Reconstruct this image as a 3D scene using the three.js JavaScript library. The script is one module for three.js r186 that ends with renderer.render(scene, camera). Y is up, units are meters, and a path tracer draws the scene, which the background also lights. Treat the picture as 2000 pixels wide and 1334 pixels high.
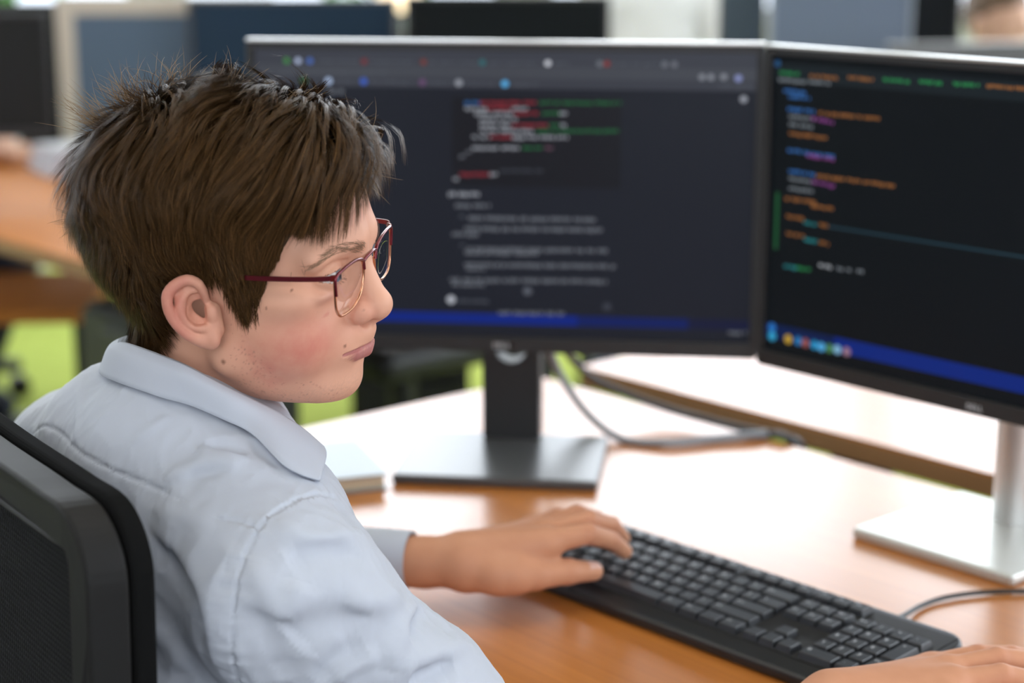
import * as THREE from 'three';
import { RoundedBoxGeometry } from 'three/addons/geometries/RoundedBoxGeometry.js';
import { mergeGeometries, mergeVertices } from 'three/addons/utils/BufferGeometryUtils.js';
import { ImprovedNoise } from 'three/addons/math/ImprovedNoise.js';
import { RectAreaLightUniformsLib } from 'three/addons/lights/RectAreaLightUniformsLib.js';

// ---------------------------------------------------------------- camera, sky, light, exposure
const scene = new THREE.Scene();
const renderer = new THREE.WebGLRenderer({ antialias: true });
renderer.toneMapping = THREE.LinearToneMapping;
renderer.toneMappingExposure = 1.0;
renderer.shadowMap.enabled = true;
renderer.shadowMap.type = THREE.PCFSoftShadowMap;
RectAreaLightUniformsLib.init();

const camera = new THREE.PerspectiveCamera(2 * Math.atan(667 / 3600) * 180 / Math.PI, 2000 / 1334, 0.05, 60);
camera.position.set(0, 1.3683, 0);
camera.rotation.set(-0.22973, 0, 0);
camera.focus = 1.362;                 // the near side of the face is sharp
camera.userData.fStop = 3.4;

scene.background = new THREE.Color().setRGB(2.6, 2.9, 3.3);     // even overcast sky

// daylight that enters through each window pane: an area light of the pane's size just inside it
function windowLight(name, x, y, z, w, h, lookX, lookZ, power, rgb = [0.90, 0.96, 1.03]) {
  const l = new THREE.RectAreaLight(new THREE.Color().setRGB(...rgb), power, w, h);
  l.name = name; l.position.set(x, y, z); l.lookAt(x + lookX, y, z + lookZ); scene.add(l);
  return l;
}
const ROOM = { x0: -5.2, x1: 5.2, z0: -8.2, z1: 3.2, top: 3.5 };
const DESK_TOP = 0.73;
const FAR_PANES = [];      // [centre x, width] of the panes in the far wall
for (let k = 0; k < 6; k++) FAR_PANES.push([-4.0 + k * 1.62, 1.46]);
const FAR_SILL = 0.9, FAR_HEAD = 3.35;
const RIGHT_PANES = [];    // [centre z, width] of the panes in the right wall
for (let k = 0; k < 5; k++) RIGHT_PANES.push([-7.1 + k * 1.62, 1.46]);
const LEFT_PANES = [[-7.0, 1.46], [-5.38, 1.46], [-3.76, 1.46]];   // [centre z, width] in the left wall
const BACK_PANES = [[-1.9, 1.46], [-0.28, 1.46], [1.34, 1.46], [2.96, 1.46]];   // [centre x, width] in the wall behind the camera
const DAY = 4.8, DAY_SIDE = 3.8, DAY_LEFT = 0.8, DAY_BACK = 0.9, LAMP_POWER = 3.0;
for (const [x, w] of FAR_PANES) windowLight('window_daylight', x, (FAR_SILL + FAR_HEAD) / 2, ROOM.z0 + 0.06, w, FAR_HEAD - FAR_SILL, 0, 1, DAY);
for (const [z, w] of RIGHT_PANES) windowLight('window_daylight', ROOM.x1 - 0.06, (FAR_SILL + FAR_HEAD) / 2, z, w, FAR_HEAD - FAR_SILL, -1, 0, DAY_SIDE);
for (const [z, w] of LEFT_PANES) windowLight('window_daylight', ROOM.x0 + 0.06, (FAR_SILL + FAR_HEAD) / 2, z, w, FAR_HEAD - FAR_SILL, 1, 0, DAY_LEFT);
for (const [x, w] of BACK_PANES) windowLight('window_daylight', x, (FAR_SILL + FAR_HEAD) / 2, ROOM.z1 - 0.06, w, FAR_HEAD - FAR_SILL, 0, -1, DAY_BACK, [1.0, 0.97, 0.92]);

// ---------------------------------------------------------------- helpers
function rng(seed) { let a = seed >>> 0; return () => { a = (a + 0x6D2B79F5) | 0; let t = Math.imul(a ^ (a >>> 15), 1 | a); t = (t + Math.imul(t ^ (t >>> 7), 61 | t)) ^ t; return ((t ^ (t >>> 14)) >>> 0) / 4294967296; }; }
const perlin = new ImprovedNoise();
const noise = (x, y, z) => perlin.noise(x + 31.7, y + 17.3, z + 5.9);
const fbm = (x, y, z, n = 4) => { let s = 0, a = 0.5; for (let i = 0; i < n; i++) { s += a * noise(x, y, z); x *= 2.03; y *= 2.03; z *= 2.03; a *= 0.5; } return s; };
const clamp = (x, a, b) => x < a ? a : x > b ? b : x;
const mixn = (a, b, t) => a + (b - a) * t;
const sstep = (a, b, x) => { const t = clamp((x - a) / (b - a), 0, 1); return t * t * (3 - 2 * t); };
const V = (x, y, z) => new THREE.Vector3(x, y, z);

const used = {};
function numbered(name) { const n = used[name] = (used[name] ?? -1) + 1; return n ? `${name}_${String(n).padStart(3, '0')}` : name; }
function shade(o) { o.traverse(m => { if (m.isMesh) { m.castShadow = true; m.receiveShadow = true; } }); return o; }
function tag(o, label, category, group, kind) {
  if (label) o.userData.label = label; if (category) o.userData.category = category;
  if (group) o.userData.group = group; if (kind) o.userData.kind = kind; return o;
}
function thing(name, label, category, [x, y, z] = [0, 0, 0], turn = 0, group) {
  const g = new THREE.Group(); g.name = numbered(name); g.position.set(x, y, z); g.rotation.y = turn; scene.add(g);
  return tag(g, label, category, group);
}
function part(name, geo, mat, parent, label) {
  const m = new THREE.Mesh(Array.isArray(geo) ? join(geo) : geo, mat); m.name = name; parent.add(m); shade(m);
  if (label) m.userData.label = label; return m;
}
function solo(name, geo, mat, label, category, group, kind) {
  const m = new THREE.Mesh(Array.isArray(geo) ? join(geo) : geo, mat); m.name = numbered(name); scene.add(m); shade(m);
  return tag(m, label, category, group, kind);
}
function struct(name, geo, mat, label) {
  const m = new THREE.Mesh(Array.isArray(geo) ? join(geo) : geo, mat); m.name = name; scene.add(m); shade(m);
  m.userData.kind = 'structure'; if (label) m.userData.label = label; return m;
}
function join(list) {
  const flat = list.map(g => { const q = g.index ? g.toNonIndexed() : g; for (const k of Object.keys(q.attributes)) if (!['position', 'normal', 'uv'].includes(k)) q.deleteAttribute(k);
    if (!q.attributes.uv) q.setAttribute('uv', new THREE.BufferAttribute(new Float32Array(q.attributes.position.count * 2), 2)); return q; });
  return flat.length === 1 ? flat[0] : mergeGeometries(flat);
}
// box with eased edges, uv in metres
function box(w, h, d, x = 0, y = 0, z = 0, r = 0.002, seg = 1) {
  const rr = Math.min(r, w / 2.01, h / 2.01, d / 2.01);
  const g = rr > 0 ? new RoundedBoxGeometry(w, h, d, seg, rr) : new THREE.BoxGeometry(w, h, d);
  metreUV(g); g.translate(x, y, z); return g;
}
function metreUV(g) {
  const p = g.attributes.position, n = g.attributes.normal, uv = new Float32Array(p.count * 2);
  for (let i = 0; i < p.count; i++) {
    const ax = Math.abs(n.getX(i)), ay = Math.abs(n.getY(i)), az = Math.abs(n.getZ(i));
    let u, v; if (ay >= ax && ay >= az) { u = p.getX(i); v = p.getZ(i); } else if (ax >= az) { u = p.getZ(i); v = p.getY(i); } else { u = p.getX(i); v = p.getY(i); }
    uv[2 * i] = u; uv[2 * i + 1] = v;
  }
  g.setAttribute('uv', new THREE.BufferAttribute(uv, 2)); return g;
}
function cyl(r0, r1, h, x = 0, y = 0, z = 0, seg = 24) { const g = new THREE.CylinderGeometry(r1, r0, h, seg); g.translate(x, y, z); return g; }
function lathe(pts, seg = 32) { return new THREE.LatheGeometry(pts.map(([r, y]) => new THREE.Vector2(r, y)), seg); }
function tube(pts, r, seg = 40, rad = 8, closed = false) {
  return new THREE.TubeGeometry(new THREE.CatmullRomCurve3(pts.map(p => V(...p)), closed, 'centripetal'), seg, r, rad, closed);
}
function roundShape(w, h, r) {
  const s = new THREE.Shape(), x = w / 2, y = h / 2; r = Math.min(r, x, y);
  s.moveTo(-x + r, -y); s.lineTo(x - r, -y); s.absarc(x - r, -y + r, r, -Math.PI / 2, 0); s.lineTo(x, y - r); s.absarc(x - r, y - r, r, 0, Math.PI / 2);
  s.lineTo(-x + r, y); s.absarc(-x + r, y - r, r, Math.PI / 2, Math.PI); s.lineTo(-x, -y + r); s.absarc(-x + r, -y + r, r, Math.PI, 1.5 * Math.PI); return s;
}
const lin = (r, g, b) => new THREE.Color().setRGB(r, g, b);
function mat(rgb, rough = 0.6, metal = 0, extra = {}) { return new THREE.MeshPhysicalMaterial({ color: lin(...rgb), roughness: rough, metalness: metal, ...extra }); }
function dataTex(w, h, fn, srgb = false, rep) {
  const d = new Uint8Array(w * h * 4);
  for (let y = 0; y < h; y++) for (let x = 0; x < w; x++) { const c = fn(x / w, y / h), i = (y * w + x) * 4; d[i] = clamp(c[0], 0, 1) * 255; d[i + 1] = clamp(c[1], 0, 1) * 255; d[i + 2] = clamp(c[2], 0, 1) * 255; d[i + 3] = 255; }
  const t = new THREE.DataTexture(d, w, h); t.magFilter = t.minFilter = THREE.LinearFilter; t.wrapS = t.wrapT = THREE.RepeatWrapping;
  if (srgb) t.colorSpace = THREE.SRGBColorSpace; if (rep) t.repeat.set(...rep); t.needsUpdate = true; return t;
}

// ---- distance fields: primitives, blends and a mesher (surface nets, vertices pulled onto the surface)
const smin = (a, b, k) => { const h = Math.max(k - Math.abs(a - b), 0) / k; return Math.min(a, b) - h * h * k * 0.25; };
const smax = (a, b, k) => -smin(-a, -b, k);
const sell = (x, y, z, cx, cy, cz, rx, ry, rz) => {
  x -= cx; y -= cy; z -= cz; const ax = x / rx, ay = y / ry, az = z / rz, bx = ax / rx, by = ay / ry, bz = az / rz;
  const k0 = Math.sqrt(ax * ax + ay * ay + az * az), k1 = Math.sqrt(bx * bx + by * by + bz * bz); return k1 < 1e-9 ? -Math.min(rx, ry, rz) : k0 * (k0 - 1) / k1;
};
const scap = (x, y, z, a, b) => {      // tapered capsule, a and b are [x, y, z, r]
  const bx = b[0] - a[0], by = b[1] - a[1], bz = b[2] - a[2], px = x - a[0], py = y - a[1], pz = z - a[2];
  const t = clamp((px * bx + py * by + pz * bz) / (bx * bx + by * by + bz * bz + 1e-12), 0, 1), dx = px - bx * t, dy = py - by * t, dz = pz - bz * t;
  return Math.sqrt(dx * dx + dy * dy + dz * dz) - (a[3] + (b[3] - a[3]) * t);
};
const schain = (x, y, z, pts, k) => { let d = 1e9; for (let i = 0; i + 1 < pts.length; i++) { const q = scap(x, y, z, pts[i], pts[i + 1]); d = k ? smin(d, q, k) : Math.min(d, q); } return d; };
function meshField(f, lo, hi, cell, colour) {
  const B = 8, n = [0, 1, 2].map(i => Math.ceil((hi[i] - lo[i]) / cell / B) * B + 1), [nx, ny, nz] = n, F = new Float32Array(nx * ny * nz).fill(NaN), id = new Int32Array(nx * ny * nz).fill(-1);
  const at = (i, j, k) => (k * ny + j) * nx + i, blocks = [], reach = cell * B * 0.5 * Math.sqrt(3) * 1.6;
  for (let k = 0; k < nz - 1; k += B) for (let j = 0; j < ny - 1; j += B) for (let i = 0; i < nx - 1; i += B) {
    const h = B * cell / 2; if (Math.abs(f(lo[0] + i * cell + h, lo[1] + j * cell + h, lo[2] + k * cell + h)) > reach) continue;
    blocks.push([i, j, k]);
    for (let c = 0; c <= B; c++) for (let b = 0; b <= B; b++) for (let a = 0; a <= B; a++) { const q = at(i + a, j + b, k + c); if (F[q] !== F[q]) F[q] = f(lo[0] + (i + a) * cell, lo[1] + (j + b) * cell, lo[2] + (k + c) * cell); }
  }
  const pos = [], quads = [], off = [[0, 0, 0], [1, 0, 0], [0, 1, 0], [1, 1, 0], [0, 0, 1], [1, 0, 1], [0, 1, 1], [1, 1, 1]], edges = [[0, 1], [2, 3], [4, 5], [6, 7], [0, 2], [1, 3], [4, 6], [5, 7], [0, 4], [1, 5], [2, 6], [3, 7]], v = new Float64Array(8);
  for (const [bi, bj, bk] of blocks) for (let c = 0; c < B; c++) for (let b = 0; b < B; b++) for (let a = 0; a < B; a++) {
    const i = bi + a, j = bj + b, k = bk + c; let m = 0;
    for (let q = 0; q < 8; q++) { v[q] = F[at(i + off[q][0], j + off[q][1], k + off[q][2])]; if (v[q] < 0) m++; }
    if (m === 0 || m === 8) continue;
    let x = 0, y = 0, z = 0, s = 0;
    for (const [p, q] of edges) if ((v[p] < 0) !== (v[q] < 0)) { const t = v[p] / (v[p] - v[q]), P = off[p], Q = off[q]; x += P[0] + (Q[0] - P[0]) * t; y += P[1] + (Q[1] - P[1]) * t; z += P[2] + (Q[2] - P[2]) * t; s++; }
    id[at(i, j, k)] = pos.length / 3; pos.push(lo[0] + (i + x / s) * cell, lo[1] + (j + y / s) * cell, lo[2] + (k + z / s) * cell);
  }
  for (const [bi, bj, bk] of blocks) for (let c = 0; c < B; c++) for (let b = 0; b < B; b++) for (let a = 0; a < B; a++) {
    const i = bi + a, j = bj + b, k = bk + c, f0 = F[at(i, j, k)];
    for (let ax = 0; ax < 3; ax++) {
      const f1 = F[at(i + (ax === 0), j + (ax === 1), k + (ax === 2))]; if ((f0 < 0) === (f1 < 0)) continue;
      const u = (ax + 1) % 3, w = (ax + 2) % 3, I = [i, j, k]; if (!I[u] || !I[w]) continue;
      const g = (du, dw) => { const J = [i, j, k]; J[u] -= du; J[w] -= dw; return id[at(...J)]; };
      const q = [g(0, 0), g(1, 0), g(1, 1), g(0, 1)]; if (q.some(t => t < 0)) continue;
      if (f0 < 0) quads.push(q[0], q[1], q[2], q[0], q[2], q[3]); else quads.push(q[0], q[2], q[1], q[0], q[3], q[2]);
    }
  }
  const N = pos.length / 3, P = new Float32Array(pos), M = new Float32Array(N * 3), e = cell * 0.35;
  for (let i = 0; i < N; i++) {
    let x = P[3 * i], y = P[3 * i + 1], z = P[3 * i + 2], gx, gy, gz;
    for (let it = 0; it < 2; it++) {
      gx = (f(x + e, y, z) - f(x - e, y, z)) / (2 * e); gy = (f(x, y + e, z) - f(x, y - e, z)) / (2 * e); gz = (f(x, y, z + e) - f(x, y, z - e)) / (2 * e);
      if (it === 0) { const l = Math.max(gx * gx + gy * gy + gz * gz, 0.05), d = clamp(f(x, y, z), -cell, cell) / l; x -= gx * d; y -= gy * d; z -= gz * d; }
    }
    const l = Math.hypot(gx, gy, gz) || 1; P[3 * i] = x; P[3 * i + 1] = y; P[3 * i + 2] = z; M[3 * i] = gx / l; M[3 * i + 1] = gy / l; M[3 * i + 2] = gz / l;
  }
  const G = new THREE.BufferGeometry(); G.setAttribute('position', new THREE.BufferAttribute(P, 3)); G.setAttribute('normal', new THREE.BufferAttribute(M, 3)); G.setIndex(quads);
  if (colour) { const C = new Float32Array(N * 3); for (let i = 0; i < N; i++) { const c = colour(P[3 * i], P[3 * i + 1], P[3 * i + 2], M[3 * i], M[3 * i + 1], M[3 * i + 2]); C[3 * i] = c[0]; C[3 * i + 1] = c[1]; C[3 * i + 2] = c[2]; } G.setAttribute('color', new THREE.BufferAttribute(C, 3)); }
  return G;
}

// ---------------------------------------------------------------- surfaces
const woodTex = (() => { // oak-like veneer, grain along u; one repeat is 1.2 m by 0.6 m
  return dataTex(1024, 512, (u, v) => {
    const a = 2 * Math.PI * u, cx = Math.cos(a) * 0.35, cz = Math.sin(a) * 0.35, b = 2 * Math.PI * v, sy = Math.cos(b) * 2.2, sz = Math.sin(b) * 2.2;
    const wave = fbm(cx + sy, cz + sz, 3, 3), streak = noise(cx * 2.2 + sy * 9, cz * 2.2 + sz * 9, 7) * 0.5 + noise(cx * 3 + sy * 26, cz * 3 + sz * 26, 1) * 0.35, ring = Math.sin((wave * 9 + v * 12.566) * 2) * 0.22;
    const t = clamp(0.5 + 0.55 * streak + 0.4 * ring + 0.3 * wave, 0, 1);
    return [mixn(0.66, 0.79, t), mixn(0.395, 0.50, t), mixn(0.16, 0.225, t)];
  }, true);
})();
woodTex.repeat.set(1 / 1.2, 1 / 0.6);
const woodMat = new THREE.MeshPhysicalMaterial({ map: woodTex, roughness: 0.3, specularIntensity: 1, clearcoat: 0.25, clearcoatRoughness: 0.2 });
const matteWood = new THREE.MeshPhysicalMaterial({ map: woodTex, roughness: 0.6, specularIntensity: 0.5 });
const edgeMat = mat([0.30, 0.155, 0.06], 0.5);
const blackMetal = mat([0.012, 0.012, 0.013], 0.45), blackPlastic = mat([0.016, 0.016, 0.017], 0.5), silver = mat([0.62, 0.62, 0.61], 0.33, 0.85), darkGrey = mat([0.05, 0.052, 0.055], 0.45);
const carpetTex = dataTex(512, 512, (u, v) => { const n = noise(u * 90, v * 90, 1) * 0.5 + noise(u * 31, v * 31, 5) * 0.35, w = fbm(u * 6, v * 6, 2, 3), t = clamp(0.5 + 0.5 * n + 0.4 * w, 0, 1); return [mixn(0.58, 0.70, t), mixn(0.63, 0.75, t), mixn(0.30, 0.40, t)]; }, true, [2.5, 2.5]);
const carpetMat = new THREE.MeshPhysicalMaterial({ map: carpetTex, roughness: 1, specularIntensity: 0.1 });
const wallMat = mat([0.42, 0.41, 0.39], 0.9), frameMat = mat([0.55, 0.55, 0.54], 0.5), ceilMat = mat([0.45, 0.45, 0.44], 0.9);
const paneGlass = new THREE.MeshPhysicalMaterial({ color: 0xffffff, roughness: 0.02, transmission: 1, thickness: 0, ior: 1.5 });

// ---------------------------------------------------------------- room shell
{
  const { x0, x1, z0, z1, top } = ROOM, w = x1 - x0, d = z1 - z0, cx = (x0 + x1) / 2, cz = (z0 + z1) / 2, th = 0.2;
  const split = -3.1, grey = mat([0.13, 0.13, 0.135], 1, 0, { specularIntensity: 0.1 });
  const fl = struct('floor', box(w + 0.4, 0.2, z1 - split + 0.2, cx, -0.1, (z1 + 0.2 + split) / 2, 0), grey, 'dark grey carpet');
  part('carpet', box(w + 0.4, 0.2, split - z0 + 0.2, cx, -0.1, (split + z0 - 0.2) / 2, 0), carpetMat, fl, 'lime green carpet');
  struct('ceiling', box(w + 0.4, 0.2, d + 0.4, cx, top + 0.1, cz, 0), ceilMat);
    // walls with a row of openings: below, above and between the panes
  const row = (name, panes, along, at, lo, hi, out) => {
    const parts = [], L = hi - lo, mid = (lo + hi) / 2, piece = (c, len, y, h) => parts.push(along === 'x' ? box(len, h, th, c, y, at + out * th / 2, 0) : box(th, h, len, at + out * th / 2, y, c, 0));
    piece(mid, L, FAR_SILL / 2, FAR_SILL); piece(mid, L, (FAR_HEAD + top) / 2, top - FAR_HEAD);
    let p = lo; for (const [c, pw_] of [...panes, [hi + 1, 2]]) { const e = Math.min(c - pw_ / 2, hi); if (e > p) piece((p + e) / 2, e - p, (FAR_SILL + FAR_HEAD) / 2, FAR_HEAD - FAR_SILL); p = c + pw_ / 2; }
    struct(name, parts, wallMat);
  };
  row('wall_far', FAR_PANES, 'x', z0, x0, x1, -1); row('wall_right', RIGHT_PANES, 'z', x1, z0, z1, 1); row('wall_left', LEFT_PANES, 'z', x0, z0, z1, -1); row('wall_back', BACK_PANES, 'x', z1, x0, x1, 1);
  let n = 0;
  const win = (w_, place) => { const g = new THREE.Group(); g.name = `window_${++n}`; g.userData.kind = 'structure'; scene.add(g); const h = FAR_HEAD - FAR_SILL, y = (FAR_SILL + FAR_HEAD) / 2;
    for (const s of [-1, 1]) { part('window_frame', box(0.05, h, 0.07, s * (w_ / 2 - 0.025), y, 0), frameMat, g); part('window_frame', box(w_ - 0.1, 0.05, 0.07, 0, y + s * (h / 2 - 0.025), 0), frameMat, g); }
    part('pane', box(w_ - 0.1, h - 0.1, 0.012, 0, y, 0, 0), paneGlass, g); place(g); };
  for (const [x, w_] of FAR_PANES) win(w_, g => g.position.set(x, 0, z0 - 0.1));
  for (const [z, w_] of RIGHT_PANES) win(w_, g => { g.position.set(x1 + 0.1, 0, z); g.rotation.y = Math.PI / 2; });
  for (const [z, w_] of LEFT_PANES) win(w_, g => { g.position.set(x0 - 0.1, 0, z); g.rotation.y = Math.PI / 2; });
  for (const [x, w_] of BACK_PANES) win(w_, g => g.position.set(x, 0, z1 + 0.1));
  // ceiling panels
  const lampMat = new THREE.MeshStandardMaterial({ color: 0xffffff, emissive: lin(1, 0.95, 0.86), emissiveIntensity: 1.2, roughness: 0.8 });
  for (const [x, z] of [[-2.6, -5.6], [0.4, -5.6], [-2.6, -2.2], [0.4, -2.2], [-2.6, 0.9], [0.4, 0.9]]) {
    const t = thing('ceiling_light', 'square white ceiling light panel above the desks', 'ceiling light', [x, top, z], 0, 'ceiling light panels');
    part('frame', [box(1.24, 0.03, 0.03, 0, -0.016, 0.605), box(1.24, 0.03, 0.03, 0, -0.016, -0.605), box(0.03, 0.03, 1.18, 0.605, -0.016, 0), box(0.03, 0.03, 1.18, -0.605, -0.016, 0)], frameMat, t);
    part('diffuser', box(1.18, 0.012, 1.18, 0, -0.009, 0, 0), lampMat, t);
    const l = new THREE.RectAreaLight(lin(1, 0.93, 0.84), LAMP_POWER, 1.16, 1.16); l.position.set(x, top - 0.02, z); l.lookAt(x, 0, z); l.name = 'panel_light'; scene.add(l);
  }
}

// ---------------------------------------------------------------- desks: every row stands at the same angle; r runs along a desk, a away from its sitter
const RD = [0.66, 0.75], AD = [0.75, -0.66], DESK_TURN = -Math.atan2(0.75, 0.66);
const deskPoint = (cx, cz, r, a) => [cx + RD[0] * r + AD[0] * a, cz + RD[1] * r + AD[1] * a];
function desk(label, cx, cz, len = 1.6, dep = 0.8, legIn = 0.2, top = woodMat) {     // local x along r, local -z along a
  const t = thing('desk', label, 'desk', [cx, 0, cz], DESK_TURN);
  part('tabletop', box(len, 0.004, dep, 0, DESK_TOP - 0.002, 0, 0), top, t);
  part('edge_band', box(len, 0.026, dep, 0, DESK_TOP - 0.017, 0, 0.001), edgeMat, t);
  for (const s of [-1, 1]) { const lg = part('leg', [box(0.06, DESK_TOP - 0.06, 0.08, s * (len / 2 - legIn), (DESK_TOP - 0.06) / 2 + 0.02, 0), box(0.07, 0.025, dep - 0.12, s * (len / 2 - legIn), 0.0125, 0)], blackMetal, t); lg.userData.label = 'black metal leg'; }
  part('crossbar', box(len - 2 * legIn - 0.1, 0.05, 0.04, 0, DESK_TOP - 0.055, 0), blackMetal, t);
  return t;
}
// own desk: its far corner is at (0.038, -2.513); 0.8 m deep
{ const [x, z] = deskPoint(0.038, -2.513, 0.9, -0.4); desk('wooden desk under the keyboard and the two monitors in front', x, z, 1.8, 0.8); }
// desk across the narrow gap
{ const [x, z] = deskPoint(0.0857, -2.5349, 0.83, 0.438); desk('wooden desk across the narrow gap behind the two monitors', x, z, 1.7, 0.8); }

// ---------------------------------------------------------------- monitors
function canvasTex(w, h, draw) { const c = document.createElement('canvas'); c.width = w; c.height = h; const g = c.getContext('2d'); draw(g, w, h); const t = new THREE.CanvasTexture(c); t.colorSpace = THREE.SRGBColorSpace; t.magFilter = THREE.LinearFilter; return t; }
const words = (g, list, seed) => { const r = rng(seed); for (const e of list) { if (e[0] === 'd') { const [, x, y, rad, c] = e; g.fillStyle = c; g.beginPath(); g.arc(x, y, rad, 0, 7); g.fill(); } else { const [, x0, y0, x1, y1, h, c] = e; g.fillStyle = c; let x = x0; while (x < x1) { const wd = Math.min(8 + 34 * r(), x1 - x), y = y0 + (y1 - y0) * (x - x0) / Math.max(1, x1 - x0); for (let k = 0; k < wd; k += 6) g.fillRect(x + k, y - h / 2 + 2 * r(), 4.4, h - 3 * r()); x += wd + 7; } } } };
const SCREEN_L = canvasTex(1164, 704, (g, w, h) => {
  g.fillStyle = '#1d2029'; g.fillRect(0, 0, w, h);
  g.fillStyle = '#3c3f48'; g.fillRect(0, 0, w, 40); g.fillStyle = '#44474f'; g.fillRect(0, 40, w, 28); g.fillStyle = '#3a3d46'; g.fillRect(0, 68, w, 24);
  g.fillStyle = '#191a20'; g.fillRect(465, 113, 392, 217);
  g.fillStyle = '#082580'; g.fillRect(0, 646, 760, 26); g.fillStyle = '#0d1f5e'; g.fillRect(760, 646, 260, 26); g.fillStyle = '#151a38'; g.fillRect(1020, 646, 144, 26);
  words(g, [['d',78,31,7,'#3f8f45'],['d',105,31,7,'#b8c6e6'],['d',133,31,7,'#4a6fc0'],['d',261,31,7,'#7a2f33'],['d',400,31,7,'#7a3a33'],['d',537,31,7,'#2f6f74'],['d',688,31,7,'#d5d9e2'],['d',807,31,7,'#70747c'],['d',823,31,7,'#8a3433'],['d',954,31,7,'#70747d'],['d',976,31,7,'#70747d'],['b',154,31,246,31,7,'#50545d'],['b',275,31,375,31,7,'#50545d'],['b',412,31,531,31,7,'#50545d'],['b',554,31,664,31,7,'#50545d'],['b',705,31,732,31,7,'#50545d'],['b',835,31,937,31,7,'#50545d'],['b',56,60,310,58,7,'#50545d'],['d',1039,60,7,'#8a8e98'],['d',1059,60,7,'#8a8e98'],['d',1088,59,7,'#8a8e98'],['d',1121,62,8,'#8c95c8'],['b',1078,80,1151,81,6,'#50545d'],['d',1134,111,8,'#9a9ea8'],['d',117,79,8,'#2f6b3a'],['d',176,79,8,'#b8cdf0'],['d',259,79,8,'#3c62c8'],['d',397,80,8,'#6a4a70'],['d',482,80,8,'#9a9ea8'],['d',589,81,8,'#58b4ee'],['b',192,80,245,80,7,'#50545d'],['b',274,80,374,81,7,'#50545d'],['b',411,81,467,81,7,'#50545d'],['b',496,81,566,82,7,'#50545d'],['b',606,82,664,82,7,'#50545d'],['b',171,104,209,103,12,'#70747c'],['b',496,127,531,127,9,'#2f6db0'],['b',531,127,658,125,9,'#9a2b36'],['b',670,125,853,123,9,'#1f6b3a'],['b',496,141,542,141,9,'#a2a6af'],['b',546,140,606,140,9,'#9a2b36'],['b',606,140,641,139,9,'#a2a6af'],['b',519,152,606,151,9,'#a2a6af'],['b',612,151,664,150,9,'#9a2b36'],['b',676,150,716,150,9,'#1f6b3a'],['b',716,150,731,150,9,'#a2a6af'],['b',531,166,612,165,9,'#a2a6af'],['b',531,181,606,180,9,'#a2a6af'],['b',606,180,687,179,9,'#9a2b36'],['b',693,179,716,178,9,'#1f6b3a'],['b',719,178,728,178,9,'#a2a6af'],['b',531,195,653,193,9,'#a2a6af'],['b',664,193,854,190,9,'#1f6b3a'],['b',513,210,554,209,9,'#a2a6af'],['b',554,209,606,209,9,'#9a2b36'],['b',606,209,736,207,9,'#a2a6af'],['b',513,236,620,234,9,'#a2a6af'],['b',629,234,674,233,9,'#1f6b3a'],['b',683,233,699,233,9,'#6a4a5a'],['b',499,247,508,247,9,'#70747c'],['b',483,257,493,257,9,'#70747c'],['b',577,290,676,289,9,'#3c4049'],['b',483,301,554,300,9,'#9a2b36'],['b',554,300,569,300,9,'#a2a6af'],['b',468,313,480,313,9,'#a2a6af'],['b',456,350,524,349,11,'#a2a6af'],['b',472,378,553,377,11,'#70747c'],['b',482,405,494,405,8,'#50545d'],['b',503,408,799,406,11,'#70747c'],['b',494,434,817,431,11,'#70747c'],['b',464,449,524,449,11,'#70747c'],['b',482,476,491,476,8,'#50545d'],['b',500,485,829,482,11,'#70747c'],['b',494,494,665,492,10,'#70747c'],['b',494,524,847,520,11,'#70747c'],['b',497,534,537,534,9,'#70747c'],['b',458,563,824,558,11,'#70747c'],['b',463,574,535,573,9,'#70747c'],['b',475,616,553,615,9,'#50545d'],['b',573,643,725,641,10,'#70747c'],['b',1114,678,1152,677,9,'#70747c'],['d',642,587,10,'#5a5e68'],['d',460,613,10,'#b9bdc6'],['d',830,621,10,'#3a3e48']], 3);
});
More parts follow.
